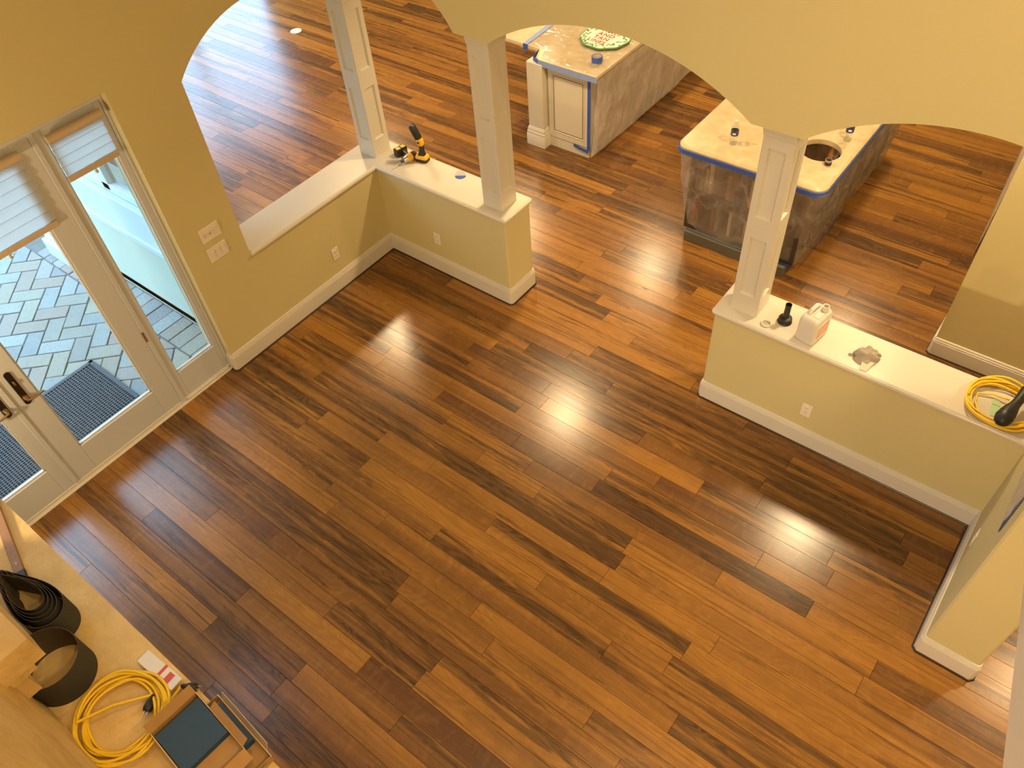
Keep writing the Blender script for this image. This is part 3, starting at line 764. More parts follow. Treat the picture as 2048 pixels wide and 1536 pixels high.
bd.loft([[(x, y, z) for x, z in rect_in(d)] for d, y in ((0, yb - .016), (.008, yb - .021), (.016, yb - .008), (.024, yb - .004), (.044, yb - .013))], mat=L0).build('raised_panel', 'cabinet_cream', isl, 30)
gl = MB()
for d in (.016, .046):
    r_ = rect_in(d); r2 = rect_in(d + .010)
    yy = yb - (.0165 if d < .03 else .0142)
    gl.add([(x, yy, z) for x, z in r_] + [(x, yy, z) for x, z in r2], [(i, (i + 1) % 4, 4 + (i + 1) % 4, 4 + i) for i in range(4)], L0)
gl.build('glaze_lines', 'glaze_line', isl)
cl = MB().box((.012, 2.085, .20), (.200, 2.24, .888), .008, L0)
cl.build('pilaster', 'cabinet_cream', isl)
pl = MB().loft([ring3(rrect(w_, w_ - .03, .012, 3, .106, 2.163), z) for w_, z in ((.232, 0), (.232, .115), (.226, .122), (.222, .128), (.226, .136), (.222, .150), (.212, .158), (.216, .168), (.206, .186), (.192, .205))], mat=L0)
pl.build('plinth', 'cap_paint', isl, 35)
def slab(poly, z0, z1, mat_, parent, name, L=None, r=.012):
    n = len(poly); P = [Vector(p) for p in poly]
    def ins(d):
        out = []
        for i in range(n):
            a, b, c = P[i - 1], P[i], P[(i + 1) % n]
            n1 = Vector((-(b - a).y, (b - a).x)).normalized(); n2 = Vector((-(c - b).y, (c - b).x)).normalized()
            out.append(b + (n1 + n2) / max(.3, 1 + n1.dot(n2)) * d)
        return out
    rings = [[(q.x, q.y, z) for q in ins(d)] for d, z in ((r * .6, z0), (0, z0 + r * .6), (0, z1 - r), (r * .3, z1 - r * .3), (r, z1))]
    return MB().loft(rings, mat=L).build(name, mat_, parent, 40)
ctA = cham([(-.62, 2.42), (-.42, 2.30), (.03, 2.285), (.10, 2.13), (.16, 2.10), (.815, 2.10), (.815, 4.9), (-.62, 4.9)], (5,), .02)
slab(ctA, .888, CT, 'travertine', isl, 'countertop', L0)
# plastic over the cream island
ps = thing('plastic_sheet', 'clear plastic sheet taped over the cream island and its counter', 'plastic sheet', (.8, 3.3, 0))
L1 = Matrix.Translation((-.8, -3.3, 0))
top = pline([(.835, 2.095, .90), (.835, 4.7, .90)], .035); bot = [Vector((.765 + .012 * mnoise.noise(Vector((p.y * 3, 1, 2))), p.y, .045 + .05 * max(0, mnoise.noise(Vector((p.y * 2.1, 5, 2)))))) for p in top]
skirt(ps, 'side_drape', 'sheet_heavy', [L1 @ p for p in top], [L1 @ p for p in bot], 26, .035, 3.0, 4.5)
nx, ny = 28, 64; v = []; f = []
for j in range(ny + 1):
    for i in range(nx + 1):
        x = -.13 + (.83 + .13) * i / nx; y = 2.11 + 2.55 * j / ny
        if x < .10: y = 2.30 + (y - 2.11) * (2.36 / 2.55)
        elif x < .16: y = y + (.16 - x) / .06 * .19 * (1 - j / ny)
        h_ = .004 + .012 * max(0, mnoise.noise(Vector((x * 9, y * 5, 7)))) + .01 * abs(mnoise.noise(Vector((x * 4 + y * 6, y * 3, 3))))
        v.append(L1 @ Vector((x, y, CT + h_)))
for j in range(ny):
    for i in range(nx): f.append((j * (nx + 1) + i, j * (nx + 1) + i + 1, (j + 1) * (nx + 1) + i + 1, (j + 1) * (nx + 1) + i))
MB().add(v, f).build('top_film', 'sheet_top', ps, 60, fix=False)
def tape(parent, pts, up, mat_='tape_blue', name='tape', L=None, th=.0012):
    """flat strip along pts, width vector up"""
    pts = [Vector(p) for p in pts]; upv = Vector(up); v = []; f = []
    for p in pts: v += [p, p + upv]
    n = len(pts)
    nn = (pts[1] - pts[0]).cross(upv).normalized() * th
    v += [q + nn for q in v[:2 * n]]
    for i in range(n - 1):
        a, b, c, d = 2 * i, 2 * i + 2, 2 * i + 3, 2 * i + 1; k = 2 * n
        f += [(a, b, c, d), (a + k, d + k, c + k, b + k), (a, a + k, b + k, b), (d, c, c + k, d + k)]
    f += [(0, 1, 1 + 2 * n, 2 * n), (2 * n - 2, 4 * n - 2, 4 * n - 1, 2 * n - 1)]
    if L is not None: v = [L @ q for q in v]
    return MB().add(v, f).build(name, mat_, parent)
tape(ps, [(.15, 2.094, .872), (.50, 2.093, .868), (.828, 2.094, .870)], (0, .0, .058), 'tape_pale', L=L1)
tape(ps, [(.07, 2.13, .872), (.15, 2.094, .872)], (0, 0, .058), 'tape_blue', L=L1)
tape(ps, [(.035, 2.275, .872), (.07, 2.13, .872)], (0, 0, .058), 'tape_blue', L=L1)
tape(ps, [(-.17, 2.285, .874), (-.17, 2.285, .936)], (.055, 0, 0), 'tape_blue', L=L1)
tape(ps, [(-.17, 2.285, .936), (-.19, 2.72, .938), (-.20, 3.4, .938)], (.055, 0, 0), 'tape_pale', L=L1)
tape(ps, [(.682, 2.156, .09), (.682, 2.156, .868)], (.036, 0, 0), 'tape_blue', L=L1)
tape(ps, [(.52, 2.155, .085), (.60, 2.150, .075), (.70, 2.152, .06)], (0, 0, .032), 'tape_blue', L=L1)
tape(ps, [(.722, 2.16, .075), (.735, 2.6, .06), (.742, 3.1, .055)], (.01, 0, .022), 'tape_blue', L=L1)
# roll of tape
tr = thing('tape_roll', 'roll of blue masking tape on the plastic-covered counter', 'tape', tuple(at(1194, 122, 'z', CT + .02)))
MB().lathe([(.038, 0), (.052, 0), (.052, .048), (.038, .048), (.038, 0)], 32, caps=False).build('tape_winding', 'tape_blue', tr, 40)
MB().lathe([(.036, .001), (.038, .001), (.038, .047), (.036, .047), (.036, .001)], 32, caps=False).build('core', 'cardboard_edge', tr, 40)
# round sign lying on the counter
sg = thing('round_sign', 'round leafy sign with red lettering lying on the island', 'sign', (.487, 2.763, CT + .018), R(-3))
rad = .25
sc_p = [((rad + .006 * math.sin(a * 9)) * math.cos(a), (rad + .006 * math.sin(a * 9)) * math.sin(a)) for a in [2 * math.pi * i / 96 for i in range(96)]]
MB().prism(sc_p, 0, .012).build('board', 'sign_green', sg)
MB().prism([(x * .955, y * .955) for x, y in sc_p], .0115, .0135).build('face', 'sign_cream', sg)
rs = random.Random(5)
for k in range(64):
    a = 2 * math.pi * k / 64 + rs.uniform(-.04, .04); rr = rs.uniform(.165, .235); L = rs.uniform(.026, .045); th = a + rs.uniform(-1.4, 1.4)
    lf = [(L * t_, L * .28 * math.sin(math.pi * (t_ + .5)) * s_) for s_, seq in ((1, (-.5, -.25, 0, .25, .5)), (-1, (.25, 0, -.25))) for t_ in seq]
    MB().prism(lf, .0136, .0148, T(rr * math.cos(a), rr * math.sin(a), 0) @ Matrix.Rotation(th, 4, 'Z')).build('leaf', 'sign_green', sg)
def text(parent, body, size, loc, mat_, name, rot=None, depth=.0006):
    cu = bpy.data.curves.new('lettering', 'FONT'); cu.body = body; cu.size = size; cu.align_x = 'CENTER'; cu.align_y = 'CENTER'; cu.extrude = depth; cu.offset = size * .012; cu.space_character = 1.12
    tmp = bpy.data.objects.new('tmp', cu); col.objects.link(tmp)
    me = bpy.data.meshes.new_from_object(tmp.evaluated_get(bpy.context.evaluated_depsgraph_get())); bpy.data.objects.remove(tmp)
    me.materials.clear(); me.materials.append(MAT[mat_]); me.name = name
    o = bpy.data.objects.new(name, me); col.objects.link(o); o.parent = parent; o.location = loc
    if rot: o.rotation_euler = rot
    return o
for body, cx_, cy_, s_ in (('TIMES', .0, .095, .082), ('AND', -.005, .018, .082), ('TAN', -.012, -.058, .080), ('LINES', -.02, -.132, .074)):
    text(sg, body, s_, (cx_, cy_, .0155), 'sign_red', 'lettering')

# dark island with the sink
X0, X1, Y0, Y1 = 1.975, 3.235, 1.525, 3.75
isb = thing('sink_island', 'dark kitchen island with a cream stone counter and a round sink', 'island', ((X0 + X1) / 2, (Y0 + Y1) / 2, 0))
L2 = Matrix.Translation((-(X0 + X1) / 2, -(Y0 + Y1) / 2, 0)); SKC = Vector((2.985, 2.045)); SKR = .158
bb = MB(); sx0, sx1, sy = X0 + .12, X1 - .12, Y0 + .075     # open shelf at the front end
bb.box((sx0, sy, .1), (sx0 + .03, Y1 - .08, .888)).box((sx1 - .03, sy, .1), (sx1, Y1 - .08, .888)).box((sx0 + .03, sy + .30, .1), (sx1 - .03, sy + .33, .888)).box((sx0 + .03, Y1 - .11, .1), (sx1 - .03, Y1 - .08, .888)).box((sx0 + .03, sy, .1), (sx1 - .03, sy + .30, .14)).box((sx0 + .03, sy, .845), (sx1 - .03, sy + .30, .888))
for bl in bb.v[:0]: pass
MB_ = bb; MB_.v = [tuple(L2 @ Vector(p)) for p in MB_.v]; MB_.build('body', 'cabinet_dark', isb)
MB().box((sx0 + .03, sy + .005, .475), (sx1 - .03, sy + .30, .497), .002, L2).build('shelf', 'cabinet_dark', isb)
MB().box(((sx0 + sx1) / 2 - .012, sy + .004, .14), ((sx0 + sx1) / 2 + .012, sy + .30, .845), .002, L2).build('divider', 'cabinet_dark', isb)
MB().box((sx0 + .04, sy - .055, 0), (sx1 - .04, Y1 - .1, .1), .004, L2).build('toe_kick', 'toe_olive', isb)
out_poly = rrect(X1 - X0, Y1 - Y0, .10, 8, (X0 + X1) / 2, (Y0 + Y1) / 2)
def ray_poly(c, a, poly):
    d = Vector((math.cos(a), math.sin(a))); best = None
    for i in range(len(poly)):
        p, q = Vector(poly[i]), Vector(poly[(i + 1) % len(poly)]); e = q - p; den = d.x * e.y - d.y * e.x
        if abs(den) < 1e-9: continue
        w_ = p - c; t_ = (w_.x * e.y - w_.y * e.x) / den; u_ = (w_.x * d.y - w_.y * d.x) / den
        if t_ > 0 and -1e-6 <= u_ <= 1 + 1e-6 and (best is None or t_ < best): best = t_
    return c + d * best
angs = sorted([2 * math.pi * i / 96 for i in range(96)] + [math.atan2(p[1] - SKC.y, p[0] - SKC.x) % (2 * math.pi) for p in out_poly])
inn = [SKC + Vector((math.cos(a), math.sin(a))) * SKR for a in angs]; outp = [ray_poly(SKC, a, out_poly) for a in angs]
def scl(p, d): c = Vector(((X0 + X1) / 2, (Y0 + Y1) / 2)); v_ = p - c; return Vector((c.x + v_.x * (1 - d / ((X1 - X0) / 2)), c.y + v_.y * (1 - d / ((Y1 - Y0) / 2))))
rg = [[(p.x, p.y, .888) for p in inn], [(p.x, p.y, CT - .003) for p in inn], [((p - SKC).x * 1.02 + SKC.x, (p - SKC).y * 1.02 + SKC.y, CT) for p in inn],
      [(scl(p, .020).x, scl(p, .020).y, CT) for p in outp], [(scl(p, .016).x, scl(p, .016).y, CT - .004) for p in outp], [(scl(p, .010).x, scl(p, .010).y, CT - .003) for p in outp], [(p.x, p.y, CT - .014) for p in outp], [(p.x, p.y, .894) for p in outp], [(scl(p, .01).x, scl(p, .01).y, .888) for p in outp], [(p.x, p.y, .888) for p in inn]]
MB().loft(rg, caps=False, mat=L2).build('countertop', 'travertine', isb, 35)
MB().lathe([(SKR + .02, .887), (SKR - .004, .887), (SKR - .006, .80), (SKR - .02, .74), (SKR - .06, .725), (.03, .718), (.0, .718)], 48, (SKC.x, SKC.y, 0), caps=False, mat=L2).build('sink_bowl', 'sink_metal', isb, 40)
MB().lathe([(.03, .719), (.028, .7215), (.0, .7215)], 24, (SKC.x, SKC.y, 0), mat=L2).build('drain', 'steel', isb, 40)
fh = at(1658, 333, 'z', CT)
fc = thing('faucet_base', 'short dark metal faucet sleeve standing beside the round sink', 'faucet', (fh.x - .015, fh.y + .005, CT))
MB().lathe([(.026, 0), (.026, .052), (.022, .052), (.022, .01)], 24, caps=False).build('sleeve', 'steel', fc, 40)
MB().lathe([(.027, .012), (.0275, .04)], 24, caps=False).build('band', 'plastic_black', fc, 40)
MB().lathe([(.0, .012), (.022, .012)], 24, caps=False).build('inside', 'rubber_black', fc)
# sheet round the dark island
pb = thing('plastic_sheet', 'clear plastic sheet taped around the dark sink island', 'plastic sheet', ((X0 + X1) / 2, (Y0 + Y1) / 2, 0))
loop = rrect(X1 - X0 + .012, Y1 - Y0 + .012, .105, 8, (X0 + X1) / 2, (Y0 + Y1) / 2)
k0 = min(range(len(loop)), key=lambda i: (loop[i][1] - 3.4) ** 2 + (loop[i][0] - X0) ** 2)
seq = loop[k0:] + loop[:k0]
seq3 = pline([(x, y, .885) for x, y in seq] , .03)
cxy = Vector(((X0 + X1) / 2, (Y0 + Y1) / 2, 0)); bot = []
for p in seq3:
    d = p - cxy; inw = .085 + .03 * mnoise.noise(Vector((p.x * 3, p.y * 3, 9)))
    bot.append(Vector((cxy.x + d.x * (1 - inw / ((X1 - X0) / 2)), cxy.y + d.y * (1 - inw / ((Y1 - Y0) / 2)), .085 + .03 * mnoise.noise(Vector((p.x * 2.2, p.y * 2.2, 4))))))
fr_ = [i for i, p in enumerate(seq3) if True]
skirt(pb, 'side_drape', 'sheet_thin', [L2 @ p for p in seq3], [L2 @ p for p in bot], 26, .05, 11.0, 3.8)
v = []; f = []
for p in [(x, y) for x, y in seq]:
    d = Vector((p[0], p[1], 0)) - cxy
    for s_, z in ((1.0, .866), (1.006, .868), (1.006, .905), (1.0, .907)): v.append(L2 @ Vector((cxy.x + d.x * s_, cxy.y + d.y * s_, z)))
n = len(seq)
for i in range(n - 1):
    for k in range(4): f.append((4 * i + k, 4 * i + 4 + k, 4 * i + 4 + (k + 1) % 4, 4 * i + (k + 1) % 4))
MB().add(v, f).build('tape', 'tape_blue', pb, 40)
low = [(bot[i].x, bot[i].y, bot[i].z) for i in range(0, len(bot), 3)]
tape(pb, [(X0 + .16, Y0 + .055, .085), (X0 + .5, Y0 + .045, .080), (X0 + .9, Y0 + .05, .088), (X1 - .12, Y0 + .06, .10)], (0, -.008, .026), 'tape_blue', L=L2)
tape(pb, [(X1 - .075, Y0 + .14, .10), (X1 - .060, Y0 + .4, .115), (X1 - .065, Y0 + .9, .09)], (.012, 0, .026), 'tape_blue', L=L2)
# books on the open shelf, seen through the sheet
rb = random.Random(12)
bcol = {'brown': (.20, .12, .06), 'red': (.34, .06, .04), 'tan': (.42, .33, .20), 'olive': (.14, .125, .065), 'cream': (.52, .46, .34), 'orange': (.36, .15, .05), 'maroon': (.14, .04, .03)}
for k_, c_ in bcol.items(): simple('book_' + k_, c_, .5, var=.12, scale=30)
mid = (sx0 + sx1) / 2
bays = {'the lower left bay': (sx0 + .04, mid - .02, .14), 'the upper left bay': (sx0 + .04, mid - .02, .497), 'the lower right bay': (mid + .02, sx1 - .04, .14), 'the upper right bay': (mid + .02, sx1 - .04, .497)}
for bay, (xa, xb, zb) in bays.items():
    x = xa + .01; used = set()
    while x < xb - .06:
        th = rb.uniform(.022, .05); hh = rb.uniform(.19, .30); dd = rb.uniform(.15, .2); c_ = rb.choice(list(bcol))
        while c_ in used and len(used) < 7: c_ = rb.choice(list(bcol))
        used.add(c_)
        bk = thing('cookbook', '%s spined book on %s of the sink island shelf' % (c_, bay), 'book', (x + th / 2, sy + .02 + dd / 2, zb), 0, 'books on the sink island shelf')
        MB().box((-th / 2, -dd / 2, 0), (th / 2, -dd / 2 + .004, hh), .001).box((-th / 2, -dd / 2 + .004, 0), (-th / 2 + .003, dd / 2, hh)).box((th / 2 - .003, -dd / 2 + .004, 0), (th / 2, dd / 2, hh)).build('cover', 'book_' + c_, bk)
        MB().box((-th / 2 + .0032, -dd / 2 + .0045, .003), (th / 2 - .0032, dd / 2 - .004, hh - .004)).build('pages', 'paper_white', bk)
        x += th + .006 + (rb.uniform(.05, .14) if rb.random() < .55 else 0)
        if len(used) >= 7: break
# bottles on the stone counter
def bottle(loc, label, tilt=0):
    t = thing('water_bottle', label, 'bottle', loc, R(20), 'bottles on the sink island')
    MB().lathe([(.0, .0), (.028, .0), (.031, .006), (.031, .06), (.0295, .065), (.031, .07), (.031, .125), (.028, .15), (.016, .178), (.0125, .182), (.0125, .196)], 24, caps=False).build('bottle_body', 'clear_plastic', t, 40)
    MB().lathe([(.0315, .082), (.0317, .083), (.0317, .122), (.0315, .123)], 24, caps=False).build('bottle_label', 'bottle_label', t, 40)
    MB().box((-.014, -.0325, .095), (.012, -.0305, .110), .001).build('label_mark', 'paper_white', t)
    MB().lathe([(.0, .018), (.0305, .018), (.0305, .002), (.0, .001)], 24, caps=False).build('water', 'pane_glass', t, 40)
    MB().lathe([(.0135, .194), (.0142, .195), (.0142, .206), (.0, .2075)], 16).build('bottle_cap', 'paper_white', t, 40)
b1 = at(1466, 287, 'z', CT); bottle((b1.x, b1.y, CT), 'clear water bottle with a navy label standing clear of the sink')
b2 = at(1685, 281, 'z', CT); bottle((b2.x + .03, b2.y + .02, CT), 'clear water bottle standing behind the round sink')
# plastic covered low cabinet along the partition
pcb = thing('base_cabinet', 'white base cabinet along the partition wall, wrapped in plastic', 'cabinet', (4.25, 3.9, 0))
LC = Matrix.Translation((-4.25, -3.9, 0))
MB().add([(4.30, 2.7, 0), (4.335, 2.7, 0), (4.335, 5.2, 0), (4.15, 5.2, 0), (4.30, 2.7, .86), (4.335, 2.7, .86), (4.335, 5.2, .86), (4.15, 5.2, .86)], [(0, 1, 2, 3), (4, 7, 6, 5), (0, 4, 5, 1), (1, 5, 6, 2), (2, 6, 7, 3), (3, 7, 4, 0)], LC).build('carcass', 'trim_paint', pcb)
top = pline([(4.290, 2.66, .87), (4.135, 5.2, .87)], .04)
skirt(pcb, 'plastic_wrap', 'sheet_heavy', [LC @ p for p in top[::-1]], [LC @ (p - Vector((.015, 0, .865))) for p in top[::-1]], 18, .02, 4.0, 4)
# floor disc in the dining area
fd = at(592, 62, 'z', 0)
t = thing('floor_outlet', 'round white floor outlet cover set on the dining room planks', 'floor outlet', (fd.x, fd.y, .0))
MB().lathe([(.075, .0005), (.075, .003), (.070, .005), (.045, .005), (.044, .004)], 32).build('cover_ring', 'disc_white', t, 40)
MB().lathe([(.0435, .003), (.0435, .0048), (.0, .0048)], 32, caps=False).build('lid', 'paper_white', t, 40)
# masked opening on the stub wall
mk = thing('masked_panel', 'plastic film taped with blue tape on the short stub wall', 'plastic sheet', (5.085, -.45, 1.09))
nn_ = 12; v = []; f = []
for j in range(nn_ + 1):
    for i in range(nn_ + 1): v.append((-.006 - .012 * abs(mnoise.noise(Vector((i * .6, j * .5, 2)))), -.37 + .72 * i / nn_, .01 + .75 * j / nn_))
for j in range(nn_):
    for i in range(nn_): f.append((j * 13 + i, j * 13 + i + 1, j * 13 + i + 14, j * 13 + i + 13))
MB().add(v, f).build('film', 'sheet_heavy', mk, 60)
tape(mk, [(-.004, -.385, 0), (-.004, .36, 0)], (0, 0, .026)); tape(mk, [(-.0045, -.385, 0), (-.0045, -.385, .8)], (0, .026, 0)); tape(mk, [(-.004, -.385, .775), (-.004, .36, .775)], (0, 0, .026)); tape(mk, [(-.0045, .335, 0), (-.0045, .335, .8)], (0, .026, 0))

# ------------------------------------------------------------------ fireplace
ZM = 1.40
fp = thing('stone_fireplace', 'golden limestone fireplace with a deep mantel shelf carrying floor-sanding supplies', 'fireplace', (2.55, -4.4, 0))
LF = Matrix.Translation((-2.55, 4.4, 0))
MB().box((.95, -4.85, 0), (1.55, -4.0, 1.22), .01, LF).box((3.55, -4.85, 0), (4.15, -4.0, 1.22), .01, LF).box((1.55, -4.85, .9), (3.55, -4.0, 1.22), .01, LF).box((1.55, -4.85, 0), (3.55, -4.55, .9), 0, LF).build('surround', 'limestone', fp)
def rough_slab(lo, hi, name, parent, amp, seed, step=.06, L=None):
    bm = bmesh.new(); bmesh.ops.create_cube(bm, size=1)
    for v in bm.verts: v.co = Vector([lo[i] if v.co[i] < 0 else hi[i] for i in range(3)])
    for ax in range(3):
        n = max(1, int((hi[ax] - lo[ax]) / step))
        for k in range(1, n):
            co = Vector((0, 0, 0)); co[ax] = lo[ax] + (hi[ax] - lo[ax]) * k / n; no = Vector((0, 0, 0)); no[ax] = 1
            bmesh.ops.bisect_plane(bm, geom=bm.verts[:] + bm.edges[:] + bm.faces[:], plane_co=co, plane_no=no)
    bmesh.ops.remove_doubles(bm, verts=bm.verts[:], dist=1e-5); bm.normal_update()
    for v in bm.verts:
        q = v.co * 7 + Vector((seed, seed * 2, 0))
        edge = sum(1 for i in range(3) if abs(v.co[i] - lo[i]) < 1e-4 or abs(v.co[i] - hi[i]) < 1e-4)
        v.co += v.normal * (amp * mnoise.noise(q) - (amp * .6 if edge > 1 else 0))
    bm.verts.index_update()
    m = MB().add([v.co.copy() for v in bm.verts], [[v.index for v in f.verts] for f in bm.faces], L); bm.free()
    return m.build(name, 'limestone', parent, 50)
rough_slab((.85, -4.85, 1.22), (4.25, -3.668, ZM), 'mantel_shelf', fp, .003, 2.0, .09, LF)
rough_slab((1.10, -4.85, ZM), (4.0, -4.087, 5.2), 'overmantel', fp, .012, 5.0, .10, LF)
k_ = rough_slab((1.15, -4.12, 1.86), (2.395, -3.93, 2.0), 'corbel_course', fp, .008, 9.0, .045, LF)
rough_slab((1.18, -4.12, 1.78), (2.352, -3.985, 1.865), 'corbel_step', fp, .006, 3.0, .045, LF)
rough_slab((1.22, -4.12, 1.62), (2.31, -4.035, 1.785), 'corbel_base', fp, .006, 4.0, .045, LF)

# ------------------------------------------------------------------ sanding belts on the mantel
def belt_loop(name, label, plan, h, loc, rz, inner=()):
    t = thing(name, label, 'sanding belt', loc, rz, 'sanding belts on the mantel')
    def shell(P, th, z0, z1, nm_out, nm_in):
        n = len(P); N = []
        for i in range(n):
            d = (Vector(P[(i + 1) % n]) - Vector(P[i - 1])).normalized(); N.append(Vector((d.y, -d.x)))
        Q = [(P[i][0] - N[i].x * th, P[i][1] - N[i].y * th) for i in range(n)]
        a = MB().loft([ring3(P, z0), ring3(P, z1)], caps=False); a.build(nm_out, 'belt_out', t, 40)
        b = MB().loft([ring3(P, z1), ring3(Q, z1), ring3(Q, z0), ring3(P, z0)], caps=False); b.build(nm_in, 'belt_in', t, 40)
    shell(plan, .0022, 0, h, 'abrasive_face', 'cloth_backing')
    for P, dz in inner: shell(P, .0018, dz, h - .004 + dz, 'nested_belt', 'nested_backing')
    return t
c = at(128, 1350, 'z', ZM)
circ = [(.142 * math.cos(a), .132 * math.sin(a)) for a in [2 * math.pi * i / 56 for i in range(56)]]
belt_loop('sanding_belt', 'grey sanding belt standing open as a round hoop by the cord', circ, .175, (c.x, c.y, ZM + .001), R(20))
c = at(104, 1228, 'z', ZM)
def tear(L, w, n=64, wob=0, ph=0):
    out = []
    for i in range(n):
        a = 2 * math.pi * i / n; x = L * math.cos(a); y = w * math.sin(a) * (.62 + .38 * math.cos(a)) ** 1.0
        if wob and math.cos(a) < .3: y += wob * math.sin(7 * x / L + ph) * (.3 - math.cos(a))
        out.append((x, y))
    return out
belt_loop('sanding_belt', 'dark sanding belts nested in a squeezed loop behind the round hoop', tear(.22, .13), .155, (c.x - .05, c.y - .015, ZM + .001), R(5),
          [([(x - .012 * k, y * (1 - .09 * k)) for x, y in tear(.205 - .012 * k, .115, wob=.012, ph=k)], .002 * k) for k in range(1, 5)])

# ------------------------------------------------------------------ coiled cords
def coil(cx, cy, z0, rad, turns, seed, ex=1.0, ey=1.0, hgt=.05, spread=.03):
    r_ = random.Random(seed); pts = []; N = 40; tot = int(turns * N)
    rr = [rad + r_.uniform(-spread, spread) for _ in range(int(turns) + 3)]; ox_ = [r_.uniform(-.014, .014) for _ in rr]; oy_ = [r_.uniform(-.014, .014) for _ in rr]; zz = [z0 + hgt * (k / max(1, turns)) * r_.uniform(.7, 1.1) for k in range(len(rr))]
    for i in range(tot):
        s = i / N; k = int(s); f = s - k; f = f * f * (3 - 2 * f); a = 2 * math.pi * s + .4
        lerp = lambda A: A[k] * (1 - f) + A[k + 1] * f
        rw = lerp(rr) * (1 + .035 * math.sin(3 * a + seed + k))
        pts.append(Vector((cx + lerp(ox_) + rw * math.cos(a) * ex, cy + lerp(oy_) + rw * math.sin(a) * ey, lerp(zz) + .004 * math.sin(5 * a + k))))
    return pts
CR = .0062
c = at(250, 1436, 'z', ZM)
ec = thing('extension_cord', 'coiled yellow extension cord with black ends on the stone mantel', 'cord', (c.x, c.y, ZM))
pts = coil(0, 0, CR + .001, .168, 8.6, 4, 1.0, .96, .05, .026)
e_ = pts[-1]; q = at(310, 1405, 'z', ZM + .02) - c; pts += [e_.lerp(Vector((q.x - .05, q.y + .02, .03)), .5) + Vector((0, 0, .01)), Vector((q.x - .03, q.y + .015, .024))]
MB().tube(pts, CR, 7).build('cord', 'cord_yellow', ec, 60)
def plug(parent, p, d, name='plug'):
    p = Vector(p); d = Vector(d).normalized()
    M_ = Matrix.Translation(p) @ d.to_track_quat('Z', 'Y').to_matrix().to_4x4()
    b = MB().lathe([(.007, 0), (.010, .01), (.012, .022), (.017, .032), (.019, .05), (.018, .062), (.016, .066)], 14, mat=M_).build(name, 'rubber_black', parent, 40)
    MB().box((-.008, -.001, .066), (-.0055, .005, .084), 0, M_).box((.0055, -.001, .066), (.008, .005, .084), 0, M_).build('prong', 'steel', b)
plug(ec, (q.x - .03, q.y + .015, .024), (.55, -.85, .05))
q2 = at(362, 1372, 'z', ZM + .03) - c
st = pts[0]; MB().tube([st, st.lerp(Vector(q2), .5) + Vector((0, .01, .012)), Vector(q2)], CR, 7).build('cord_end', 'cord_yellow', ec, 60)
plug(ec, Vector(q2), (.9, .55, -.1), 'connector')
c = at(2000, 815, 'z', H)
ec2 = thing('extension_cord', 'coiled yellow extension cord on the white cap of the right half wall', 'cord', (c.x, c.y, H))
pts = coil(0, 0, CR + .001, .172, 7.5, 9, 1.05, 1.02, .05, .022)
MB().tube(pts, CR, 7).build('cord', 'cord_yellow', ec2, 60)
a0 = at(1953, 787, 'z', H + .012) - c; a1 = at(1985, 790, 'z', H + .02) - c; a2 = at(2020, 800, 'z', H + .03) - c; a3 = at(1958, 832, 'z', H + .02) - c
MB().tube([a3, a3.lerp(a0, .6) + Vector((-.012, 0, 0)), a0 + Vector((.004, .006, 0)), a1 + Vector((0, .008, 0)), a2], CR, 7).build('cord_tail', 'cord_yellow', ec2, 60)
# black tool resting in the coil
p0 = at(2006, 838, 'z', H + .085); p1 = at(2052, 785, 'z', H + .11)
sd = thing('sanding_tool', 'black rubber-bodied hand tool resting in the yellow coil', 'tool', (p0.x, p0.y, H))
d = (p1 - p0); d.z = .03; axis = d.normalized(); Mx = Matrix.Translation((0, 0, .090)) @ axis.to_track_quat('Z', 'Y').to_matrix().to_4x4()
MB().lathe([(.0, -.045), (.022, -.042), (.040, -.025), (.047, .0), (.046, .04), (.038, .08), (.029, .115), (.0265, .16), (.030, .20), (.034, .25), (.028, .28), (.0, .285)], 20, mat=Mx).build('tool_body', 'rubber_black', sd, 50)
MB().lathe([(.048, .006), (.0485, .012), (.0475, .02)], 20, caps=False, mat=Mx).build('seam_ring', 'plastic_black', sd, 50)
MB().box((-.008, .044, .02), (.008, .052, .06), .003, Mx).build('switch', 'plastic_black', sd)
g0 = at(1990, 815, 'z', H)
tp = thing('tape_scrap', 'torn piece of pale green tape inside the yellow coil', 'tape', (g0.x, g0.y, H + .001), R(12))
MB().prism([(-.02, -.075), (.02, -.07), (.028, -.01), (.022, .055), (-.012, .06), (-.022, .0)], 0, .0015).build('strip', 'green_tape', tp)
MB().prism([(-.018, .02), (.026, .015), (.02, .062), (-.012, .065)], .0015, .004).build('fold', 'green_tape', tp)

# ------------------------------------------------------------------ boxes of abrasive on the mantel
def tray(name, label, loc, rz, lx, ly, h, fill, tilt=0):
    t = thing(name, label, 'box', loc, rz, 'open abrasive boxes'); th = .003
    MB().box((0, 0, 0), (lx, ly, th)).build('base', 'cardboard', t)
    for nm, lo, hi in (('side', (0, 0, th), (lx, th, h)), ('side', (0, ly - th, th), (lx, ly, h)), ('side', (0, th, th), (th, ly - th, h)), ('side', (lx - th, th, th), (lx, ly - th, h))):
        MB().box(lo, hi).build(nm, 'cardboard', t)
    MB().box((-.0004, -.0004, h - .002), (lx + .0004, th, h + .0006)).box((-.0004, ly - th, h - .002), (lx + .0004, ly + .0004, h + .0006)).build('cut_edge', 'cardboard_edge', t)
    fx, fy, f0, f1 = fill
    for k in range(7):
        MB().box((f0 + .001 * (k % 3), th + .004 + .0015 * (k % 2), th + .001 + k * (h - .010) / 7), (f0 + fx, th + .004 + fy, th + (k + .9) * (h - .010) / 7)).build('abrasive_sheet', 'sand_blue', t)
    return t
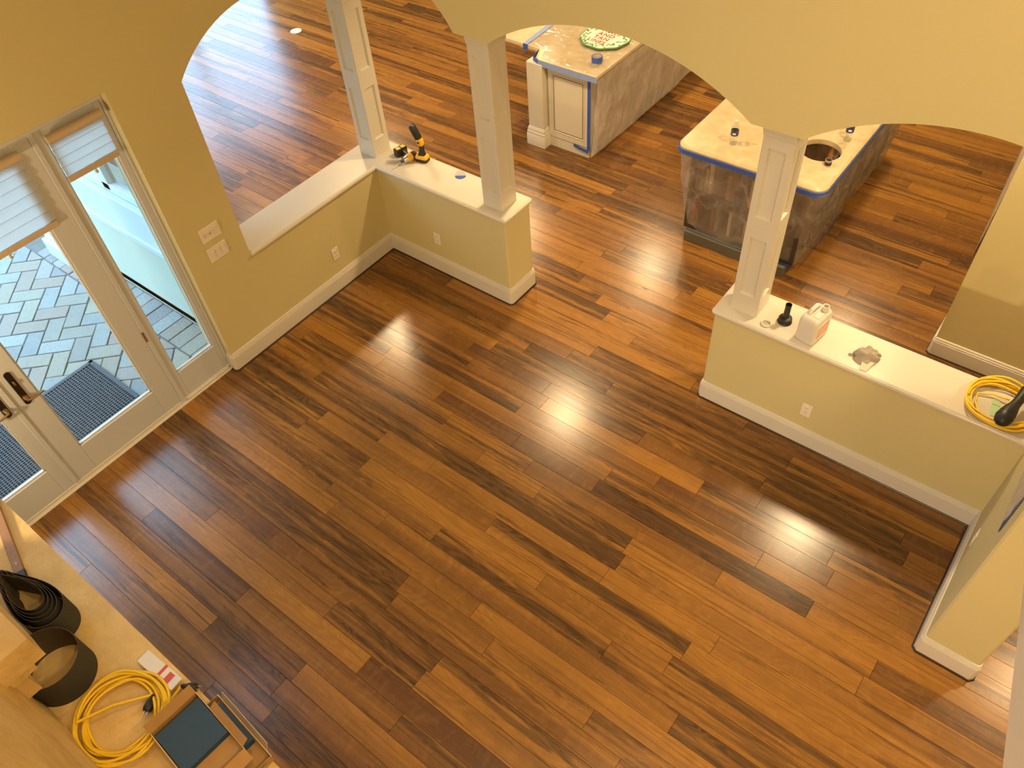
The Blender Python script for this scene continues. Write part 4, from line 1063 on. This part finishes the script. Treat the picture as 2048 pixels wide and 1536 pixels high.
b0 = at(366, 1536, 'z', ZM + .09); bA = at(300, 1468, 'z', ZM + .09); bB = at(392, 1384, 'z', ZM + .09)
ang = math.atan2((bB - bA).y, (bB - bA).x) - R(90)
ly = (bB - bA).length
t1 = tray('abrasive_box', 'open cardboard box of blue abrasive sheets on top of another', (bA.x, bA.y, ZM + .050), ang, .33, ly, .042, (.205, ly - .014, .02, 0))
fl = MB().box((-.001, 0, 0), (.001, ly, .045), 0, T(0, 0, .042) @ Rm(-28, 'Y')); fl.build('flap', 'cardboard', t1)
MB().box((-.05, 0, 0), (0, ly, .002), 0, T(.33, 0, .042) @ Rm(35, 'Y') @ T(.05, 0, 0)).build('flap', 'cardboard', t1)
MB().box((0, -.002, 0), (.22, 0, .035), 0, T(.10, ly, .042) @ Rm(-55, 'X')).build('flap', 'cardboard', t1)
t2 = tray('abrasive_box', 'open cardboard box of blue abrasive sheets lying beneath another', (bA.x + .05, -3.880, ZM + .001), R(-4), .36, .245, .044, (.22, .228, .03, 0))
MB().box((0, 0, 0), (.30, .002, .05), 0, T(.03, .245, .043) @ Rm(-20, 'X')).build('flap', 'cardboard_edge', t2)
MB().box((0, 0, 0), (.002, .2, .05), 0, T(.36, .02, .043) @ Rm(38, 'Y')).build('flap', 'cardboard', t2)
t3 = thing('cardboard_scrap', 'torn cardboard flaps at the end of the mantel boxes', 'cardboard', (bA.x + .43, -3.80, ZM + .001), R(-12))
MB().box((0, -.06, 0), (.20, .09, .003)).build('flat', 'cardboard_edge', t3)
MB().box((0, -.05, 0), (.16, .05, .003), 0, T(.02, 0, .004) @ Rm(-18, 'Y')).build('flap', 'cardboard', t3)
w0 = at(325, 1330, 'z', ZM + .02); 
t4 = thing('paper_carton', 'crumpled white and red paper carton at the mantel edge', 'carton', (w0.x, w0.y - .03, ZM + .001), R(3))
MB().box((-.10, -.022, 0), (.10, .040, .030), .003).build('carton_body', 'paper_white', t4)
MB().box((.02, -.0222, .0302), (.035, .0402, .0306)).box((.06, -.01, .0302), (.09, .03, .0306)).build('print', 'print_red', t4)
MB().box((.101, -.02, .0), (.14, .038, .002), 0, T(0, 0, .012) @ Rm(-14, 'Y')).build('flap', 'paper_white', t4)
# flat wooden bar
q0 = at(4, 1052, 'z', ZM + .012); q1 = at(40, 1146, 'z', ZM + .012); dd = q0 - q1
br = thing('wooden_bar', 'narrow brown wooden bar with a dark tip lying on the mantel', 'bar', (q1.x, q1.y, ZM + .001), math.atan2(dd.y, dd.x))
MB().box((0, -.022, 0), (.62, .022, .016), .003).build('bar', 'wood_bar', br)
MB().box((-.035, -.024, 0), (.012, .024, .018), .004).build('tip', 'plastic_black', br)
MB().lathe([(.004, 0), (.004, .0175)], 10, (.06, 0, 0)).build('pin', 'steel', br)

# ------------------------------------------------------------------ power tools on the corner half wall
def cyl(m, a, b, r0, r1=None, n=16):
    return m.tube([a, b], [r0, r1 if r1 is not None else r0], n)
a_t = at(793, 329, 'z', H + .036); a_b = at(829, 309, 'z', H + .036); ax_ = (a_b - a_t); Ld = ax_.length
dr = thing('impact_driver', 'yellow and black cordless driver lying on its side by the corner post', 'power tool', (a_t.x, a_t.y, H), math.atan2(ax_.y, ax_.x))
zc = .036                                                # local +x runs from bit tip to the motor's back
MB().tube([(-.02, 0, zc), (.052, 0, zc)], .0045, 8).build('bit', 'steel', dr, 40)
MB().tube([(.045, 0, zc), (.048, 0, zc), (.066, 0, zc), (.070, 0, zc)], [.008, .012, .012, .013], 16).build('chuck', 'plastic_black', dr, 40)
MB().tube([(.070, 0, zc), (.078, 0, zc), (.112, 0, zc)], [.018, .026, .029], 18).build('nose', 'steel', dr, 40)
MB().tube([(.112, 0, zc), (.118, 0, zc), (.170, 0, zc), (.178, 0, zc)], [.030, .034, .033, .026], 18).build('motor_housing', 'tool_yellow', dr, 40)
MB().tube([(.160, 0, zc), (.186, 0, zc), (.206, 0, zc), (.212, 0, zc)], [.0345, .0345, .028, .016], 18).build('end_cap', 'plastic_black', dr, 40)
MB().loft([[(x + dx, y_, z) for x, z in rrect(.036 * s_, .034 * s_, .012, 3, .145, zc)] for y_, dx, s_ in ((.02, 0, 1), (.05, .006, .95), (.09, .014, 1.0), (.105, .018, 1.2))]).build('handle', 'plastic_black', dr, 45)
MB().box((.112, .034, zc - .008), (.128, .056, zc + .008), .003).build('trigger', 'rubber_black', dr)
bt = MB().box((.095, .105, zc - .036), (.205, .165, zc + .036), .010).build('battery', 'plastic_black', dr, 45)
for xx in (.108, .158): MB().box((xx, .112, zc + .0355), (xx + .036, .150, zc + .0375), .001).build('battery_mark', 'tool_yellow', bt)
for xx in (.110, .160): MB().box((xx, .1645, zc - .022), (xx + .030, .1665, zc + .022), .001).build('battery_mark', 'tool_yellow', bt)

lb = at(846, 321, 'z', H)
wl_ = thing('work_light', 'yellow and black cordless work light standing on its battery base', 'work light', (lb.x, lb.y, H), R(12))
MB().loft([ring3(rrect(a, b, .016, 4), z) for a, b, z in ((.104, .066, .0), (.112, .074, .006), (.112, .074, .026), (.108, .070, .030))]).build('battery', 'plastic_black', wl_, 45)
MB().loft([ring3(rrect(a, b, .016, 4), z) for a, b, z in ((.112, .074, .030), (.112, .074, .044), (.098, .062, .056), (.06, .05, .060))]).build('battery_top', 'tool_yellow', wl_, 45)
MB().loft([ring3(rrect(a, b, .014, 4, ox, 0), z) for a, b, ox, z in ((.068, .054, .0, .056), (.058, .046, .0, .068), (.044, .040, .004, .090), (.038, .038, .008, .135), (.042, .040, .008, .150))]).build('handle', 'plastic_black', wl_, 45)
MB().loft([ring3(rrect(a, b, .014, 4, ox, 0), z) for a, b, ox, z in ((.040, .040, .008, .148), (.052, .048, .004, .160), (.056, .050, .0, .195), (.046, .044, -.006, .212))]).build('joint', 'tool_yellow', wl_, 45)
Mh = T(-.004, 0, .20) @ Rm(-24, 'Y')
MB().loft([[(x, y, z) for x, y, z in ring3(rrect(a, b, .015, 4), zz)] for a, b, zz in ((.046, .044, .0), (.054, .052, .015), (.054, .052, .110), (.046, .046, .128), (.028, .03, .134))], mat=Mh).build('head', 'plastic_black', wl_, 45)
MB().box((-.030, -.018, .018), (-.0265, .018, .108), .001, Mh).build('lens_frame', 'tool_yellow', wl_)
MB().box((-.0315, -.012, .024), (-.030, .012, .102), 0, Mh).build('lens', 'paper_white', wl_)
MB().lathe([(.010, 0), (.010, .054)], 12, mat=T(-.002, .027, .18) @ Rm(90, 'X')).build('pivot', 'plastic_black', wl_, 40)
dc = at(921, 351, 'z', H + .004)
sdk = thing('sanding_disc', 'small folded blue sanding disc on the cap by the end post', 'sanding disc', (dc.x, dc.y, H + .001), R(32))
hp = [(.045 * math.cos(a), .045 * math.sin(a)) for a in [math.pi * i / 20 + R(180) for i in range(21)]]
MB().prism(hp, 0, .0016).build('abrasive_half', 'tape_blue', sdk)
MB().add([(x, y, 0) for x, y in hp] + [(x, y, .0016) for x, y in hp], [tuple(range(20, -1, -1)), tuple(range(21, 42))] + [(i, (i + 1) % 21, 21 + (i + 1) % 21, 21 + i) for i in range(21)], Rm(-118, 'X')).build('folded_half', 'paper_white', sdk)

# ------------------------------------------------------------------ things on the right half wall
c = at(1532, 648, 'z', H)
t = thing('bottle_lid', 'translucent white ring lid lying beside the post', 'lid', (c.x, c.y, H))
MB().lathe([(.024, .0005), (.031, .0005), (.034, .004), (.034, .012), (.031, .015), (.027, .014), (.025, .006), (.024, .0005)], 32, caps=False).build('lid_ring', 'jug_plastic', t, 40)
MB().lathe([(.0, .001), (.025, .001), (.025, .003), (.0, .003)], 28, caps=False).build('lid_disc', 'clear_plastic', t, 40)
c = at(1569, 643, 'z', H)
t = thing('vacuum_nozzle', 'black round vacuum nozzle standing upright beside the jug', 'nozzle', (c.x, c.y, H))
MB().lathe([(.036, .0), (.044, .002), (.045, .010), (.040, .014), (.041, .022), (.043, .030), (.041, .036), (.034, .040), (.024, .043)], 26).build('brush_base', 'rubber_black', t, 40)
MB().lathe([(.046, .0), (.047, .004), (.0445, .008)], 26, caps=False).build('rim', 'plastic_black', t, 40)
MB().lathe([(.023, .036), (.0205, .050), (.0195, .12), (.0205, .150), (.0185, .150), (.0180, .06)], 24, caps=False).build('tube', 'plastic_black', t, 40)
MB().lathe([(.0, .10), (.0183, .10)], 24, caps=False).build('bore', 'rubber_black', t)
f0 = at(1587, 676, 'z', H); f1 = at(1620, 697, 'z', H); a_ = math.atan2((f1 - f0).y, (f1 - f0).x); w_ = (f1 - f0).length
t = thing('plastic_jug', 'white plastic jug with an orange label on the half wall cap', 'jug', tuple(f0 + Vector((0, 0, .001))), a_ + R(4))
dp_ = .185; w_ = max(.125, min(.15, w_)); hb = .205
body = [ring3(rrect(w_ - i_, dp_ - i_, .018, 4, w_ / 2, dp_ / 2), z) for i_, z in ((.016, 0), (.002, .010), (0, .02), (0, hb - .045), (.006, hb - .022), (.022, hb - .006), (.05, hb))]
MB().loft(body).build('jug_body', 'jug_plastic', t, 50)
MB().tube([(w_ * .30, .045, hb - .004), (w_ * .30, .060, hb + .022), (w_ * .30, .115, hb + .024), (w_ * .30, .150, hb - .004)], [.015, .014, .014, .015], 12).build('jug_handle', 'jug_plastic', t, 50)
MB().lathe([(.024, -.004), (.022, .012), (.019, .014), (.019, .030), (.021, .031), (.021, .036), (.016, .036), (.015, .01)], 20, (w_ * .70, .135, hb), caps=False).build('jug_neck', 'jug_plastic', t, 40)
MB().box((w_ * .50, .03, hb - .012), (w_ * .86, .11, hb + .006), .006).build('shoulder', 'jug_plastic', t)
lbx = MB().box((w_ - .0005, .022, .03), (w_ + .001, dp_ - .022, .155), 0).build('jug_label', 'paper_white', t)
MB().box((w_ + .001, .032, .045), (w_ + .0016, dp_ - .032, .135), 0).build('label_print', 'label_orange', lbx)
for k in range(5): MB().box((w_ + .0016, .045, .058 + k * .014), (w_ + .0019, dp_ - .05 - .01 * (k % 3), .062 + k * .014)).build('label_lines', 'paper_white', lbx)
# crumpled rag
c = at(1731, 716, 'z', H)
t = thing('cleaning_rag', 'crumpled grey rag on the cap of the right half wall', 'rag', (c.x, c.y, H + .001), R(25))
def lump(a, b, h, seed, mat_, nm, loc=(0, 0, 0)):
    v = []; f = []; n, m_ = 40, 16
    for j in range(m_ + 1):
        ph = math.pi / 2 * j / m_
        for i in range(n):
            th = 2 * math.pi * i / n
            p = Vector((math.cos(th) * math.cos(ph), math.sin(th) * math.cos(ph), math.sin(ph)))
            q = p * 1.6 + Vector((seed, 0, 0)); w1_ = abs(mnoise.noise(q * 1.3)); w2_ = mnoise.noise(q * 2.6)
            fold = .16 * math.sin(5 * (p.x * .5 + p.y * .9) + 4 * p.z + 2.5 * mnoise.noise(q * .8)) * (1 - .4 * math.sin(ph)) + .10 * abs(mnoise.noise(q * 1.4))
            k = 1 + .07 * w2_ + fold * .75
            v.append((loc[0] + p.x * a * k, loc[1] + p.y * b * k, loc[2] + max(0, p.z * h * (1 + .5 * w1_ + fold))))
    for j in range(m_):
        for i in range(n): f.append((j * n + i, j * n + (i + 1) % n, (j + 1) * n + (i + 1) % n, (j + 1) * n + i))
    return MB().add(v, f).build(nm, mat_, t, 70)
lump(.072, .060, .062, 4.0, 'rag_cloth', 'cloth')
lump(.05, .03, .03, 9.0, 'rag_cloth', 'fold', (.035, .02, .015))
MB().add([(-.02, -.03, .004), (-.045, -.105, .002), (-.005, -.12, .001), (.045, -.05, .003), (-.02, -.03, .03), (-.045, -.105, .005), (-.005, -.12, .004), (.045, -.05, .02)], [(3, 2, 1, 0), (4, 5, 6, 7), (0, 1, 5, 4), (1, 2, 6, 5), (2, 3, 7, 6), (3, 0, 4, 7)]).build('corner', 'rag_pale', t)
lump(.016, .010, .012, 2.0, 'rag_cloth', 'knot', (-.085, .012, 0))
# unseen roof and walls added to cut the sky light on the paving
struct(MB().box((-1.75, -6.5, 2.95), (BX, -1.65, 3.1)).build('sky_block_roof', 'ext_trim'), 'unseen porch roof added to shade the patio', 'porch')
struct(MB().box((-6.6, -6.6, -.2), (-6.4, -1.65, 2.0)).box((-6.6, -6.6, -.2), (BX, -6.4, 3.0)).build('sky_block_wall', 'ext_wall'), 'unseen wall added around the patio to block sky', 'wall')
struct(MB().box((-6.6, -1.65, 2.9), (BX, -1.42, 5.6)).build('sky_block_upper', 'ext_wall'), 'unseen upper wall added over the patio to block sky', 'wall')
struct(MB().box((-40, -40, -.6), (40, 40, -.205)).build('ground', 'mortar'), 'bare ground around the house', 'ground')
